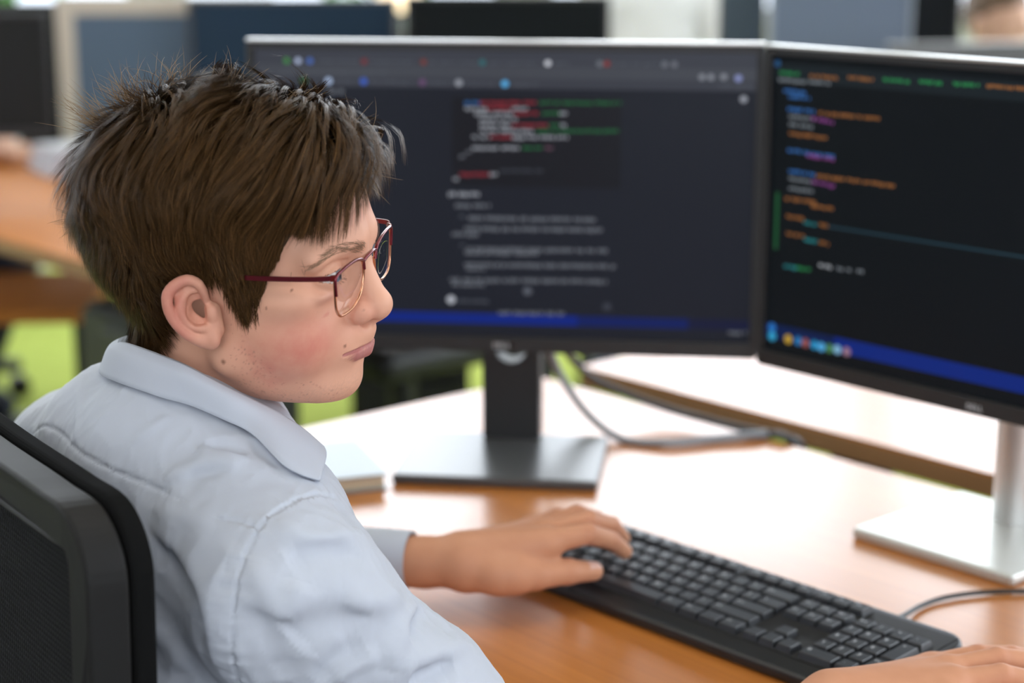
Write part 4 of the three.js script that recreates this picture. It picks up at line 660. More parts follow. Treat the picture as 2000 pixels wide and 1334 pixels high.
// folds and seams of the cloth: [points, height, width, puckered]
for (const [pts, amp, w, puck] of [
  [[[-0.392,0.953,-1.44],[-0.3589,0.9781,-1.3771],[-0.3218,0.9806,-1.3089],[-0.2857,0.9754,-1.2709],[-0.2512,0.9691,-1.2486],[-0.2232,0.9636,-1.2251],[-0.2036,0.96,-1.2089],[-0.1871,0.9612,-1.1998],[-0.1716,0.9591,-1.1885]], -0.0016, 0.002, 0],
  [[[-0.392,0.953,-1.44],[-0.3589,0.9781,-1.3771],[-0.3218,0.9806,-1.3089],[-0.2857,0.9754,-1.2709],[-0.2512,0.9691,-1.2486],[-0.2232,0.9636,-1.2251],[-0.2036,0.96,-1.2089],[-0.1871,0.9612,-1.1998],[-0.1716,0.9591,-1.1885]], 0.0007, 0.009, 1],
  [[[-0.1266,0.9613,-1.2538],[-0.1415,0.9697,-1.231],[-0.1562,0.9687,-1.2097],[-0.1661,0.9641,-1.197],[-0.1715,0.9585,-1.1874],[-0.1785,0.9472,-1.1753],[-0.1832,0.933,-1.166],[-0.1856,0.9161,-1.1596],[-0.1869,0.8973,-1.1576],[-0.1873,0.876,-1.1615],[-0.1869,0.8551,-1.173]], -0.0022, 0.0021, 0],
  [[[-0.1266,0.9613,-1.2538],[-0.1415,0.9697,-1.231],[-0.1562,0.9687,-1.2097],[-0.1661,0.9641,-1.197],[-0.1715,0.9585,-1.1874],[-0.1785,0.9472,-1.1753],[-0.1832,0.933,-1.166],[-0.1856,0.9161,-1.1596],[-0.1869,0.8973,-1.1576],[-0.1873,0.876,-1.1615],[-0.1869,0.8551,-1.173]], 0.0009, 0.011, 1],
  [[[-0.1058,0.9427,-1.21],[-0.1138,0.9523,-1.217],[-0.1273,0.9618,-1.2216],[-0.1417,0.967,-1.2149]], 0.0012, 0.006, 0],
  [[[-0.1805,0.9589,-1.1921],[-0.1885,0.9473,-1.1806],[-0.1933,0.9346,-1.1722],[-0.196,0.9212,-1.1666],[-0.197,0.9049,-1.1631],[-0.1956,0.8785,-1.165],[-0.1962,0.8502,-1.1843]], -0.0008, 0.0018, 0],
  [[[-0.1805,0.9589,-1.1921],[-0.1885,0.9473,-1.1806],[-0.1933,0.9346,-1.1722],[-0.196,0.9212,-1.1666],[-0.197,0.9049,-1.1631],[-0.1956,0.8785,-1.165],[-0.1962,0.8502,-1.1843]], 0.0007, 0.009, 1],
  [[[-0.2576,0.9481,-1.2414],[-0.2341,0.9368,-1.2155],[-0.2144,0.9256,-1.186],[-0.2017,0.9037,-1.1661],[-0.1976,0.8654,-1.1725]], 0.0105, 0.016, 0],
  [[[-0.2535,0.9561,-1.2419],[-0.2267,0.9567,-1.2218],[-0.2007,0.9558,-1.2011]], 0.0067, 0.008, 0],
  [[[-0.2594,0.8748,-1.2388],[-0.2439,0.8612,-1.231],[-0.231,0.8385,-1.2303]], 0.009, 0.01, 0],
  [[[-0.2527,0.9385,-1.2336],[-0.2336,0.9229,-1.2094],[-0.2184,0.9049,-1.1831],[-0.2123,0.8709,-1.1832]], -0.012, 0.016, 0],
  [[[-0.2242,0.9946,-1.2615],[-0.2073,0.9913,-1.2524],[-0.1856,0.9892,-1.2493]], 0.0067, 0.007, 0],
  [[[-0.2198,0.9973,-1.2648],[-0.2028,0.9965,-1.262],[-0.1866,0.9928,-1.2573]], -0.0053, 0.006, 0],
  [[[-0.2463,0.974,-1.2491],[-0.2302,0.9825,-1.248],[-0.2107,0.9884,-1.2486],[-0.1906,0.9861,-1.2428]], 0.006, 0.0065, 0],
  [[[-0.234,0.9798,-1.247],[-0.2138,0.9837,-1.2428],[-0.1965,0.9868,-1.2439]], -0.003, 0.006, 0],
  [[[-0.3353,1.0113,-1.3931],[-0.3286,0.9983,-1.3516],[-0.321,0.9842,-1.3109]], 0.0024, 0.004, 0],
  [[[-0.2739,0.9946,-1.2754],[-0.2583,1.0059,-1.2791],[-0.2471,1.0126,-1.2843]], 0.0023, 0.004, 0],
  [[[-0.1868,0.9991,-1.2742],[-0.1752,0.9912,-1.2593],[-0.1609,0.9833,-1.252]], -0.003, 0.006, 0],
  [[[-0.1603,0.9637,-1.1954],[-0.1443,0.9556,-1.1845],[-0.1248,0.9518,-1.1926],[-0.1097,0.9478,-1.2128]], 0.009, 0.009, 0],
  [[[-0.1502,0.9419,-1.1683],[-0.1363,0.9466,-1.177],[-0.1207,0.945,-1.1869],[-0.1033,0.9344,-1.1998]], -0.0135, 0.01, 0],
  [[[-0.1808,0.9149,-1.1576],[-0.166,0.8994,-1.1527],[-0.1577,0.8788,-1.1551],[-0.1536,0.86,-1.162]], -0.012, 0.011, 0],
  [[[-0.1782,0.9443,-1.1725],[-0.164,0.9263,-1.1583],[-0.1549,0.9069,-1.1532]], 0.0083, 0.008, 0],
  [[[-0.1549,0.9069,-1.1532],[-0.1476,0.9174,-1.1562],[-0.1426,0.9321,-1.1635]], 0.0083, 0.008, 0],
  [[[-0.097,0.8986,-1.1839],[-0.1195,0.9023,-1.1648],[-0.1389,0.8982,-1.1556],[-0.148,0.8911,-1.1537]], -0.015, 0.011, 0],
  [[[-0.1143,0.9136,-1.1711],[-0.0954,0.9065,-1.1892],[-0.0787,0.8996,-1.2228]], 0.0128, 0.009, 0],
  [[[-0.0847,0.8574,-1.1863],[-0.0812,0.8725,-1.1938],[-0.0744,0.8839,-1.2108],[-0.0663,0.8839,-1.2421]], 0.0195, 0.0085, 0],
  [[[-0.0759,0.8738,-1.2005],[-0.0691,0.8821,-1.2203],[-0.0607,0.8771,-1.2461]], -0.018, 0.008, 0],
  [[[-0.0334,0.8504,-1.2522],[-0.0501,0.8562,-1.2205],[-0.0683,0.8579,-1.1994],[-0.0847,0.8556,-1.1859]], 0.0135, 0.008, 0],
  [[[-0.0424,0.8485,-1.2217],[-0.0572,0.8494,-1.2051],[-0.0719,0.8468,-1.192]], -0.0135, 0.008, 0],
  [[[-0.1335,0.8587,-1.1647],[-0.1184,0.8741,-1.1662],[-0.1006,0.8814,-1.1773]], -0.009, 0.008, 0],
  [[[-0.1245,0.8576,-1.1675],[-0.1079,0.8674,-1.1725],[-0.0918,0.8707,-1.1835]], 0.009, 0.007, 0],
  [[[-0.1263,0.9612,-1.2509],[-0.1156,0.9532,-1.2384],[-0.1106,0.9499,-1.224]], -0.006, 0.005, 0],
]) {
  const cv = new THREE.CatmullRomCurve3(pts.map(p => V(...p)), false, 'centripetal'), n = Math.max(6, Math.round(cv.getLength() / 0.007)), q = [], b = [1e9, -1e9, 1e9, -1e9, 1e9, -1e9];
  for (let i = 0; i <= n; i++) { const p = cv.getPoint(i / n).toArray(); for (let k = 0; k < 5; k++) { const d = shirtBase(...p), g = gradOf(shirtBase, ...p, 0.002); for (let m = 0; m < 3; m++) p[m] -= g[m] * d; } q.push(p); for (let k = 0; k < 3; k++) { b[2 * k] = Math.min(b[2 * k], p[k] - 3 * w); b[2 * k + 1] = Math.max(b[2 * k + 1], p[k] + 3 * w); } }
  FOLDS.push([q, amp, w, b, puck, cv.getLength() > 0.16]);
}
const shirtGeo = meshField((x, y, z) => Math.max(shirtField(x, y, z), 0.42 - y), [-0.5, 0.40, -1.80], [0.26, 1.06, -1.10], 0.0026);
// collar: an outer leaf that turns over a fold, and the stand inside it
const C_TOP = [[-0.26, 1.04, -1.445], [-0.3031, 1.0417, -1.4179], [-0.3016, 1.0464, -1.3748], [-0.2913, 1.0537, -1.3437], [-0.2777, 1.0556, -1.3236], [-0.257, 1.0529, -1.3075], [-0.236, 1.0474, -1.297], [-0.2106, 1.0347, -1.293], [-0.1886, 1.0217, -1.2972], [-0.1705, 1.0096, -1.3046], [-0.1532, 0.9951, -1.3115], [-0.1395, 0.9798, -1.3182]];
const C_LOW = [[-0.2739, 1.011, -1.4796], [-0.322, 1.015, -1.433], [-0.3196, 1.0206, -1.3826], [-0.2935, 1.028, -1.3236], [-0.2679, 1.0273, -1.2979], [-0.2512, 1.0241, -1.2902], [-0.233, 1.0202, -1.2859], [-0.2054, 1.0101, -1.2794], [-0.1884, 1.0039, -1.2732], [-0.1605, 0.9872, -1.2478], [-0.1478, 0.9808, -1.2465], [-0.1359, 0.9747, -1.253]];
function loft(rows, nu, thick) {      // rows: curves from top to bottom; a sheet with two faces and closed edges
  const curves = rows.map(r => new THREE.CatmullRomCurve3(r.map(p => V(...p)), false, 'centripetal')), nv = rows.length - 1, sub = 6, grid = [];
  for (let i = 0; i <= nu; i++) { const col = curves.map(c => c.getPoint(i / nu)), cv = new THREE.CatmullRomCurve3(col); for (let j = 0; j <= nv * sub; j++) grid.push(cv.getPoint(j / (nv * sub))); }
  const W = nv * sub + 1, P = [], I = [], nrm = [];
  const G0 = new THREE.BufferGeometry(); G0.setAttribute('position', new THREE.Float32BufferAttribute(grid.flatMap(p => [p.x, p.y, p.z]), 3));
  for (let i = 0; i < nu; i++) for (let j = 0; j < W - 1; j++) { const a = i * W + j, b = a + 1, c = a + W, e = c + 1; I.push(a, b, c, b, e, c); }
  G0.setIndex(I); G0.computeVertexNormals(); const nn = G0.attributes.normal, N = grid.length, idx = I.slice();
  for (let s = 0; s < 2; s++) for (let k = 0; k < N; k++) P.push(grid[k].x - s * thick * nn.getX(k), grid[k].y - s * thick * nn.getY(k), grid[k].z - s * thick * nn.getZ(k));
  for (let k = 0; k < I.length; k += 3) idx.push(I[k] + N, I[k + 2] + N, I[k + 1] + N);
  const rim = []; for (let j = 0; j < W; j++) rim.push(j); for (let i = 1; i <= nu; i++) rim.push(i * W + W - 1); for (let j = W - 2; j >= 0; j--) rim.push(nu * W + j); for (let i = nu - 1; i > 0; i--) rim.push(i * W);
  for (let k = 0; k < rim.length; k++) { const a = rim[k], b = rim[(k + 1) % rim.length]; idx.push(a, a + N, b, b, a + N, b + N); }
  const G = new THREE.BufferGeometry(); G.setAttribute('position', new THREE.Float32BufferAttribute(P, 3)); G.setIndex(idx); G.computeVertexNormals(); return G;
}
const midRow = C_TOP.map((t, i) => { const l = C_LOW[i], o = V(l[0] + 0.228, 0, l[2] + 1.352).normalize(); return [mixn(t[0], l[0], 0.3) + o.x * 0.004, mixn(t[1], l[1], 0.3) + 0.002, mixn(t[2], l[2], 0.3) + o.z * 0.004]; });
const collarGeo = loft([C_TOP, midRow, C_LOW], 90, 0.0022);
const standGeo = loft([C_TOP.map(p => [p[0], p[1] - 0.001, p[2]]), C_TOP.map(p => { const o = V(p[0] + 0.228, 0, p[2] + 1.352); return [p[0] - o.x * 0.10, p[1] - 0.012, p[2] - o.z * 0.10]; }), C_TOP.map(p => { const o = V(p[0] + 0.228, 0, p[2] + 1.352); return [p[0] - o.x * 0.04, p[1] - 0.024, p[2] - o.z * 0.04]; })], 90, 0.0015);

// ---------------------------------------------------------------- hands (metres) and the whole man
const HAND_L = { wrist: [[-0.125, 0.775, -1.640, 0.0250], [-0.082, 0.776, -1.628, 0.0235], [-0.045, 0.780, -1.620, 0.0250]],
  palm: [[[-0.045, 0.780, -1.622, 0.0240], [0.030, 0.794, -1.627, 0.0165]], [[-0.045, 0.780, -1.628, 0.0220], [0.030, 0.795, -1.650, 0.0150]], [[-0.045, 0.778, -1.634, 0.0210], [0.026, 0.791, -1.672, 0.0140]], [[-0.045, 0.776, -1.638, 0.0200], [0.018, 0.785, -1.692, 0.0130]], [[-0.040, 0.774, -1.612, 0.0200], [0.000, 0.772, -1.606, 0.0180]]],
  fingers: [[[0.030, 0.796, -1.627, 0.0125], [0.0705, 0.800, -1.640, 0.0102], [0.0940, 0.785, -1.664, 0.0088], [0.1085, 0.767, -1.683, 0.0074]],
    [[0.030, 0.796, -1.650, 0.0125], [0.0720, 0.803, -1.668, 0.0104], [0.0960, 0.789, -1.696, 0.0088], [0.1085, 0.769, -1.716, 0.0074]],
    [[0.026, 0.792, -1.672, 0.0120], [0.0630, 0.799, -1.698, 0.0100], [0.0830, 0.785, -1.726, 0.0084], [0.0920, 0.768, -1.744, 0.0072]],
    [[0.018, 0.786, -1.692, 0.0110], [0.0440, 0.789, -1.722, 0.0090], [0.0590, 0.778, -1.746, 0.0076], [0.0660, 0.767, -1.760, 0.0066]]],
  thumb: [[-0.012, 0.772, -1.604, 0.0180], [0.022, 0.770, -1.610, 0.0135], [0.052, 0.768, -1.625, 0.0118], [0.0765, 0.7635, -1.638, 0.0092]] };
const HAND_R = { wrist: [[0.160, 0.745, -1.305, 0.0270], [0.210, 0.757, -1.314, 0.0250], [0.250, 0.765, -1.330, 0.0260]],
  palm: [[[0.250, 0.765, -1.322, 0.0230], [0.335, 0.771, -1.330, 0.0150]], [[0.250, 0.766, -1.330, 0.0240], [0.345, 0.774, -1.352, 0.0160]], [[0.250, 0.766, -1.336, 0.0240], [0.347, 0.774, -1.375, 0.0150]], [[0.250, 0.762, -1.342, 0.0220], [0.340, 0.768, -1.396, 0.0140]]],
  fingers: [[[0.340, 0.768, -1.396, 0.0128], [0.382, 0.772, -1.413, 0.0104], [0.412, 0.768, -1.424, 0.0090], [0.436, 0.762, -1.432, 0.0078]],
    [[0.347, 0.774, -1.375, 0.0130], [0.391, 0.780, -1.388, 0.0106], [0.424, 0.774, -1.396, 0.0092], [0.450, 0.766, -1.402, 0.0078]],
    [[0.345, 0.774, -1.352, 0.0128], [0.387, 0.778, -1.360, 0.0104], [0.418, 0.770, -1.366, 0.0088], [0.442, 0.762, -1.370, 0.0076]],
    [[0.335, 0.771, -1.330, 0.0115], [0.368, 0.770, -1.332, 0.0092], [0.392, 0.760, -1.334, 0.0078], [0.410, 0.750, -1.336, 0.0068]]],
  thumb: [[0.272, 0.758, -1.352, 0.0180], [0.305, 0.752, -1.385, 0.0135], [0.342, 0.750, -1.412, 0.0115], [0.372, 0.749, -1.428, 0.0092]] };
function handField(H, x, y, z) {
  let d = schain(x, y, z, H.wrist, 0.006);
  for (const [a, b] of H.palm) d = smin(d, scap(x, y, z, a, b), 0.010);
  d = smin(d, schain(x, y, z, H.thumb, 0.004), 0.009);
  let f = 1e9; for (const c of H.fingers) f = Math.min(f, schain(x, y, z, c, 0.002));
  return smin(d, f, 0.006);
}
function handTone(H) { return (x, y, z) => {
  const n = fbm(x * 60, y * 60, z * 60, 3), c = [0.60 + 0.05 * n, 0.285 + 0.03 * n, 0.165 + 0.02 * n];
  for (const f of [...H.fingers, H.thumb]) { const t = f[3], p = f[2]; for (const j of [f[1], f[2]]) { const q = Math.hypot(x - j[0], y - j[1], z - j[2]); if (q < 0.016) { const a = 0.35 * (1 - q / 0.016); c[0] = mixn(c[0], 0.52, a); c[1] = mixn(c[1], 0.20, a); c[2] = mixn(c[2], 0.14, a); } }
    const L = Math.hypot(t[0] - p[0], t[1] - p[1], t[2] - p[2]), u = ((x - p[0]) * (t[0] - p[0]) + (y - p[1]) * (t[1] - p[1]) + (z - p[2]) * (t[2] - p[2])) / (L * L), cy = mixn(p[1], t[1], u);
    if (u > 0.55 && u < 1.45 && Math.hypot(x - t[0], y - t[1], z - t[2]) < 0.013 && y > cy + 0.0052) { c[0] = 0.72; c[1] = 0.45; c[2] = 0.38; } }
  return c; }; }
const handGeoL = meshField((x, y, z) => handField(HAND_L, x, y, z), [-0.16, 0.735, -1.79], [0.13, 0.83, -1.57], 0.002, handTone(HAND_L));
const handGeoR = meshField((x, y, z) => handField(HAND_R, x, y, z), [0.12, 0.715, -1.46], [0.47, 0.81, -1.27], 0.002, handTone(HAND_R));

// neck, chest and arms inside the shirt tie the head and the hands into one body
const coreGeo = meshField((x, y, z) => { let d = schain(x, y, z, [[-0.222, 1.03, -1.375, 0.040], [-0.250, 0.95, -1.385, 0.045], [-0.268, 0.80, -1.385, 0.075], [-0.285, 0.56, -1.375, 0.09]], 0.03); d = smin(d, schain(x, y, z, [[-0.250, 0.93, -1.385, 0.04], [...SH_R, 0.040], [-0.078, 0.790, -1.258, 0.038], [...EL_R, 0.034], [0.165, 0.745, -1.305, 0.022]], 0.02), 0.03); return smin(d, schain(x, y, z, [[-0.250, 0.93, -1.385, 0.04], [...SH_L, 0.036], [...EL_L, 0.032], [-0.12, 0.7755, -1.640, 0.0205]], 0.02), 0.03); }, [-0.45, 0.44, -1.75], [0.22, 1.09, -1.15], 0.008, () => [0.66, 0.36, 0.25]);
const shirtMat = new THREE.MeshPhysicalMaterial({ color: lin(0.515, 0.545, 0.615), roughness: 0.85, specularIntensity: 0.25, sheen: 0.2, sheenRoughness: 0.6, sheenColor: lin(0.9, 0.95, 1), side: THREE.DoubleSide });
{
  const man = thing('person', 'young man with short brown hair, glasses and a pale blue shirt seated at the desk', 'person');
  part('body', mergeGeometries([headGeo, earGeoR, earGeoL, handGeoL, handGeoR, coreGeo]), skinMat, man);
  const hair = part('hair', hairGeo, hairMat, man, 'tousled short brown hair'); hair.userData.kind = 'stuff';
  part('hair_roots', capGeo, mat([0.040, 0.0206, 0.0082], 0.9), hair);
  const brow = part('eyebrows', browGeo, hairMat, man, 'light brown eyebrows'); brow.userData.kind = 'stuff';
  const shirt = part('shirt', shirtGeo, shirtMat, man, 'pale blue cotton dress shirt');
  part('collar', collarGeo, shirtMat, shirt); part('collar_stand', standGeo, shirtMat, shirt);
  const cuff = (a, b, r) => { const A = V(...a), B = V(...b), d = B.clone().sub(A), L = d.length(), c = lathe([[r - 0.0015, 0], [r, 0.0005], [r + 0.0006, L * 0.5], [r, L - 0.0005], [r - 0.0015, L], [r - 0.003, L - 0.002], [r - 0.003, 0.002], [r - 0.0015, 0]], 40); c.applyQuaternion(new THREE.Quaternion().setFromUnitVectors(V(0, 1, 0), d.normalize())); c.translate(...a); return c; };
  part('cuff', cuff([-0.150, 0.7765, -1.6470], [-0.094, 0.7775, -1.6320], 0.0268), shirtMat, shirt);
  part('cuff', cuff([0.150, 0.7300, -1.3065], [0.205, 0.7520, -1.3150], 0.0330), shirtMat, shirt);
  // trousers and shoes under the desk
  const legs = (x, y, z) => { const hip = [-0.30, 0.50, -1.35]; let d = 1e9; for (const s of [-1, 1]) { const o = 0.10 * s, h = [hip[0] + BR[0] * o, 0.52, hip[2] + BR[2] * o, 0.085], k = [h[0] + BF[0] * 0.40 + BR[0] * o * 0.4, 0.50, h[2] + BF[2] * 0.40 + BR[2] * o * 0.4, 0.066], f = [k[0] + BF[0] * 0.03, 0.075, k[2] + BF[2] * 0.03, 0.048]; d = smin(d, smin(scap(x, y, z, h, k), scap(x, y, z, k, f), 0.04), 0.05); } return d; };
  part('trousers', meshField(legs, [-0.6, 0.0, -1.95], [0.3, 0.66, -1.1], 0.012), mat([0.03, 0.035, 0.05], 0.9), man, 'dark trousers');
  const shoes = (x, y, z) => { let d = 1e9; for (const s of [-1, 1]) { const o = 0.10 * s, hx = -0.30 + BR[0] * o * 1.4 + BF[0] * 0.43, hz = -1.35 + BR[2] * o * 1.4 + BF[2] * 0.43; d = Math.min(d, smin(scap(x, y, z, [hx, 0.05, hz, 0.045], [hx + BF[0] * 0.15, 0.04, hz + BF[2] * 0.15, 0.04], 0.02), 0.09 + Math.hypot(x - hx, y - 0.06, z - hz), 0.01)); } return Math.max(d, -y + 0.001); };
  part('shoes', meshField(shoes, [-0.3, -0.01, -1.95], [0.4, 0.14, -1.4], 0.01), mat([0.015, 0.013, 0.012], 0.5), man, 'dark shoes');
}

// ---------------------------------------------------------------- the office behind: desks, monitors, chairs, people, plants
const glassScreen = (rgb, rough = 0.25) => new THREE.MeshPhysicalMaterial({ color: lin(...rgb), roughness: rough, specularIntensity: 0.6 });
{ const [x, z] = deskPoint(-1.024, -3.638, 0.0, 0.42); desk('long wooden desk at the left carrying a black monitor and papers', x, z, 2.3, 0.84, 0.04, matteWood); }

// desk screens: fabric panels in thin frames, clamped to the far edges of the desks
function deskScreen(label, x, z, turn, w, top, cloth, frameM, fw = 0.02, low = 0.62) {
  const t = thing('desk_screen', label, 'desk screen', [x, 0, z], turn), h = top - low, y = (top + low) / 2;
  part('fabric_panel', box(w - fw, h - fw, 0.026, 0, y, 0, 0.004), cloth, t);
  part('frame', [box(fw, h, 0.034, -w / 2 + fw / 2, y, 0, 0.004), box(fw, h, 0.034, w / 2 - fw / 2, y, 0, 0.004), box(w - 2 * fw, fw, 0.034, 0, top - fw / 2, 0, 0.004), box(w - 2 * fw, fw, 0.034, 0, low + fw / 2, 0, 0.004)], frameM, t);
  for (const s of [-1, 1]) part('post', box(0.03, low, 0.03, s * (w / 2 - 0.06), low / 2, 0, 0.003), blackMetal, t);
  return t;
}
const clothM = rgb => new THREE.MeshPhysicalMaterial({ color: lin(...rgb), roughness: 0.75, specularIntensity: 0.35, sheen: 0.25, sheenRoughness: 0.4, sheenColor: lin(0.7, 0.85, 1) });
deskScreen('blue-grey desk screen in a pale beige frame left of the man', -0.965, -5.20, 0.03, 0.600, 1.136, clothM([0.115, 0.17, 0.245]), mat([0.62, 0.57, 0.49], 0.5), 0.05);
deskScreen('dark navy desk screen between the beige framed one and a black one', -0.603, -5.14, 0.02, 0.575, 1.134, clothM([0.020, 0.042, 0.075]), darkGrey, 0.012);
deskScreen('black desk screen peeking over the middle of the left monitor', -0.012, -4.92, 0.0, 0.54, 1.152, clothM([0.006, 0.008, 0.010]), blackMetal, 0.012);
deskScreen('slate grey desk screen right of the person in the white shirt', 0.615, -5.00, 0.0, 0.125, 1.20, clothM([0.075, 0.10, 0.13]), darkGrey, 0.008);
deskScreen('blue-grey desk screen seen above the gap between the two monitors', 0.866, -4.93, -0.05, 0.375, 1.20, clothM([0.16, 0.20, 0.275]), mat([0.3, 0.34, 0.4], 0.4), 0.010);
deskScreen('narrow black desk screen left of the head at the top right', 1.135, -5.05, 0.0, 0.15, 1.20, clothM([0.005, 0.006, 0.008]), blackMetal, 0.010);
deskScreen('black desk screen behind the black monitor at the left edge', -1.62, -5.62, 0.0, 0.78, 1.10, clothM([0.012, 0.012, 0.012]), blackMetal, 0.012);
const far = { columnW: 0.05, base: [0.22, 0.18], lamp: 0 };
monitor('black-backed monitor at the left edge of the picture', -1.325, -4.20, 0.12, { ...far, w: 0.56, h: 0.275, low: 0.14, screen: glassScreen([0.006, 0.006, 0.006], 0.5), back: blackPlastic, frame: blackPlastic });
desk('wooden desk under the monitor seen from behind at the top right', 1.24, -4.44, 0.8, 0.5);
monitor('monitor with a silver top edge seen from behind at the top right', 1.215, -4.50, Math.PI + 0.22, { ...far, w: 0.60, h: 0.27, low: 0.052, screen: glassScreen([0.02, 0.02, 0.025]), back: mat([0.10, 0.10, 0.10], 0.5), frame: silver });

// low wooden bench, drawer unit and loose sheets at the left
{
  const b = thing('bench', 'low wooden bench with black legs standing on the green carpet at the left', 'bench', [-1.30, 0, -4.47], 0.04);
  for (let k = 0; k < 3; k++) part('plank', box(0.66, 0.03, 0.165, -0.05, 0.437, -0.17 + k * 0.17, 0.003), matteWood, b);
  for (const s of [-1, 1]) for (const q of [-1, 1]) part('leg', box(0.022, 0.42, 0.022, -0.05 + s * 0.31, 0.21, q * 0.2), blackMetal, b);
  const p = thing('drawer_unit', 'black drawer unit standing under the left wooden desk', 'drawer unit', [-0.643, 0, -3.615], DESK_TURN);
  part('body', box(0.34, 0.58, 0.28, 0, 0.31, 0, 0.004), blackMetal, p);
  for (let k = 0; k < 3; k++) { const d = part('drawer', box(0.32, 0.175, 0.02, 0, 0.125 + k * 0.188, 0.150, 0.003), blackPlastic, p); part('handle', box(0.12, 0.012, 0.015, 0, 0.125 + k * 0.188 + 0.06, 0.166, 0.003), darkGrey, d); }
  const p2 = thing('drawer_unit', 'black drawer unit on the green carpet behind the chin of the man', 'drawer unit', [-0.265, 0, -4.68], 0.05);
  part('body', box(0.30, 0.58, 0.34, 0, 0.31, 0, 0.004), blackMetal, p2);
  for (let k = 0; k < 3; k++) { const d = part('drawer', box(0.28, 0.175, 0.02, 0, 0.125 + k * 0.188, 0.18, 0.003), blackPlastic, p2); part('handle', box(0.10, 0.012, 0.015, 0, 0.125 + k * 0.188 + 0.06, 0.196, 0.003), blackMetal, d); }
  for (const s of [-1, 1]) for (const u of [-1, 1]) part('castor', new THREE.CylinderGeometry(0.012, 0.012, 0.02, 12).rotateX(Math.PI / 2).translate(s * 0.12, 0.012, u * 0.13), blackPlastic, p2);
  const q = thing('document_tray', 'stack of pale papers beside the black monitor on the left desk', 'papers', [-1.075, DESK_TOP, -4.62], 0.5);
  for (let k = 0; k < 3; k++) { const s = part('sheet_stack', box(0.24, 0.022, 0.18, 0.01 * k, 0.011 + k * 0.0225, 0, 0.001), mat([0.52, 0.53, 0.58], 0.8), q); s.rotation.y = 0.08 * k; }
}
// office chairs further back
function officeChair(label, x, z, turn) {
  const g = thing('office_chair', label, 'office chair', [x, 0, z], turn), m = blackPlastic;
  part('seat', box(0.48, 0.07, 0.46, 0, 0.45, 0, 0.03, 3), m, g); part('backrest', box(0.44, 0.52, 0.05, 0, 0.78, 0.24, 0.02, 3), m, g); part('back_bracket', box(0.06, 0.3, 0.03, 0, 0.52, 0.26), m, g);
  part('column', cyl(0.03, 0.03, 0.34, 0, 0.25, 0), blackMetal, g);
  for (let k = 0; k < 5; k++) { const a = k * 2 * Math.PI / 5 + 0.3, l = part('base_arm', box(0.3, 0.035, 0.05, 0.16, 0.095, 0, 0.01), m, g); l.rotation.y = a; const c = part('castor', new THREE.CylinderGeometry(0.032, 0.032, 0.04, 16).rotateX(Math.PI / 2).translate(0.3, 0.033, 0), m, g); c.rotation.y = a; }
  return g;
}
officeChair('black swivel chair whose wheels show at the far left on the carpet', -1.70, -5.04, 0.722 + Math.PI);
officeChair('black swivel chair whose seat shows under the left monitor beside the chin', -0.245, -3.99, 2.29);

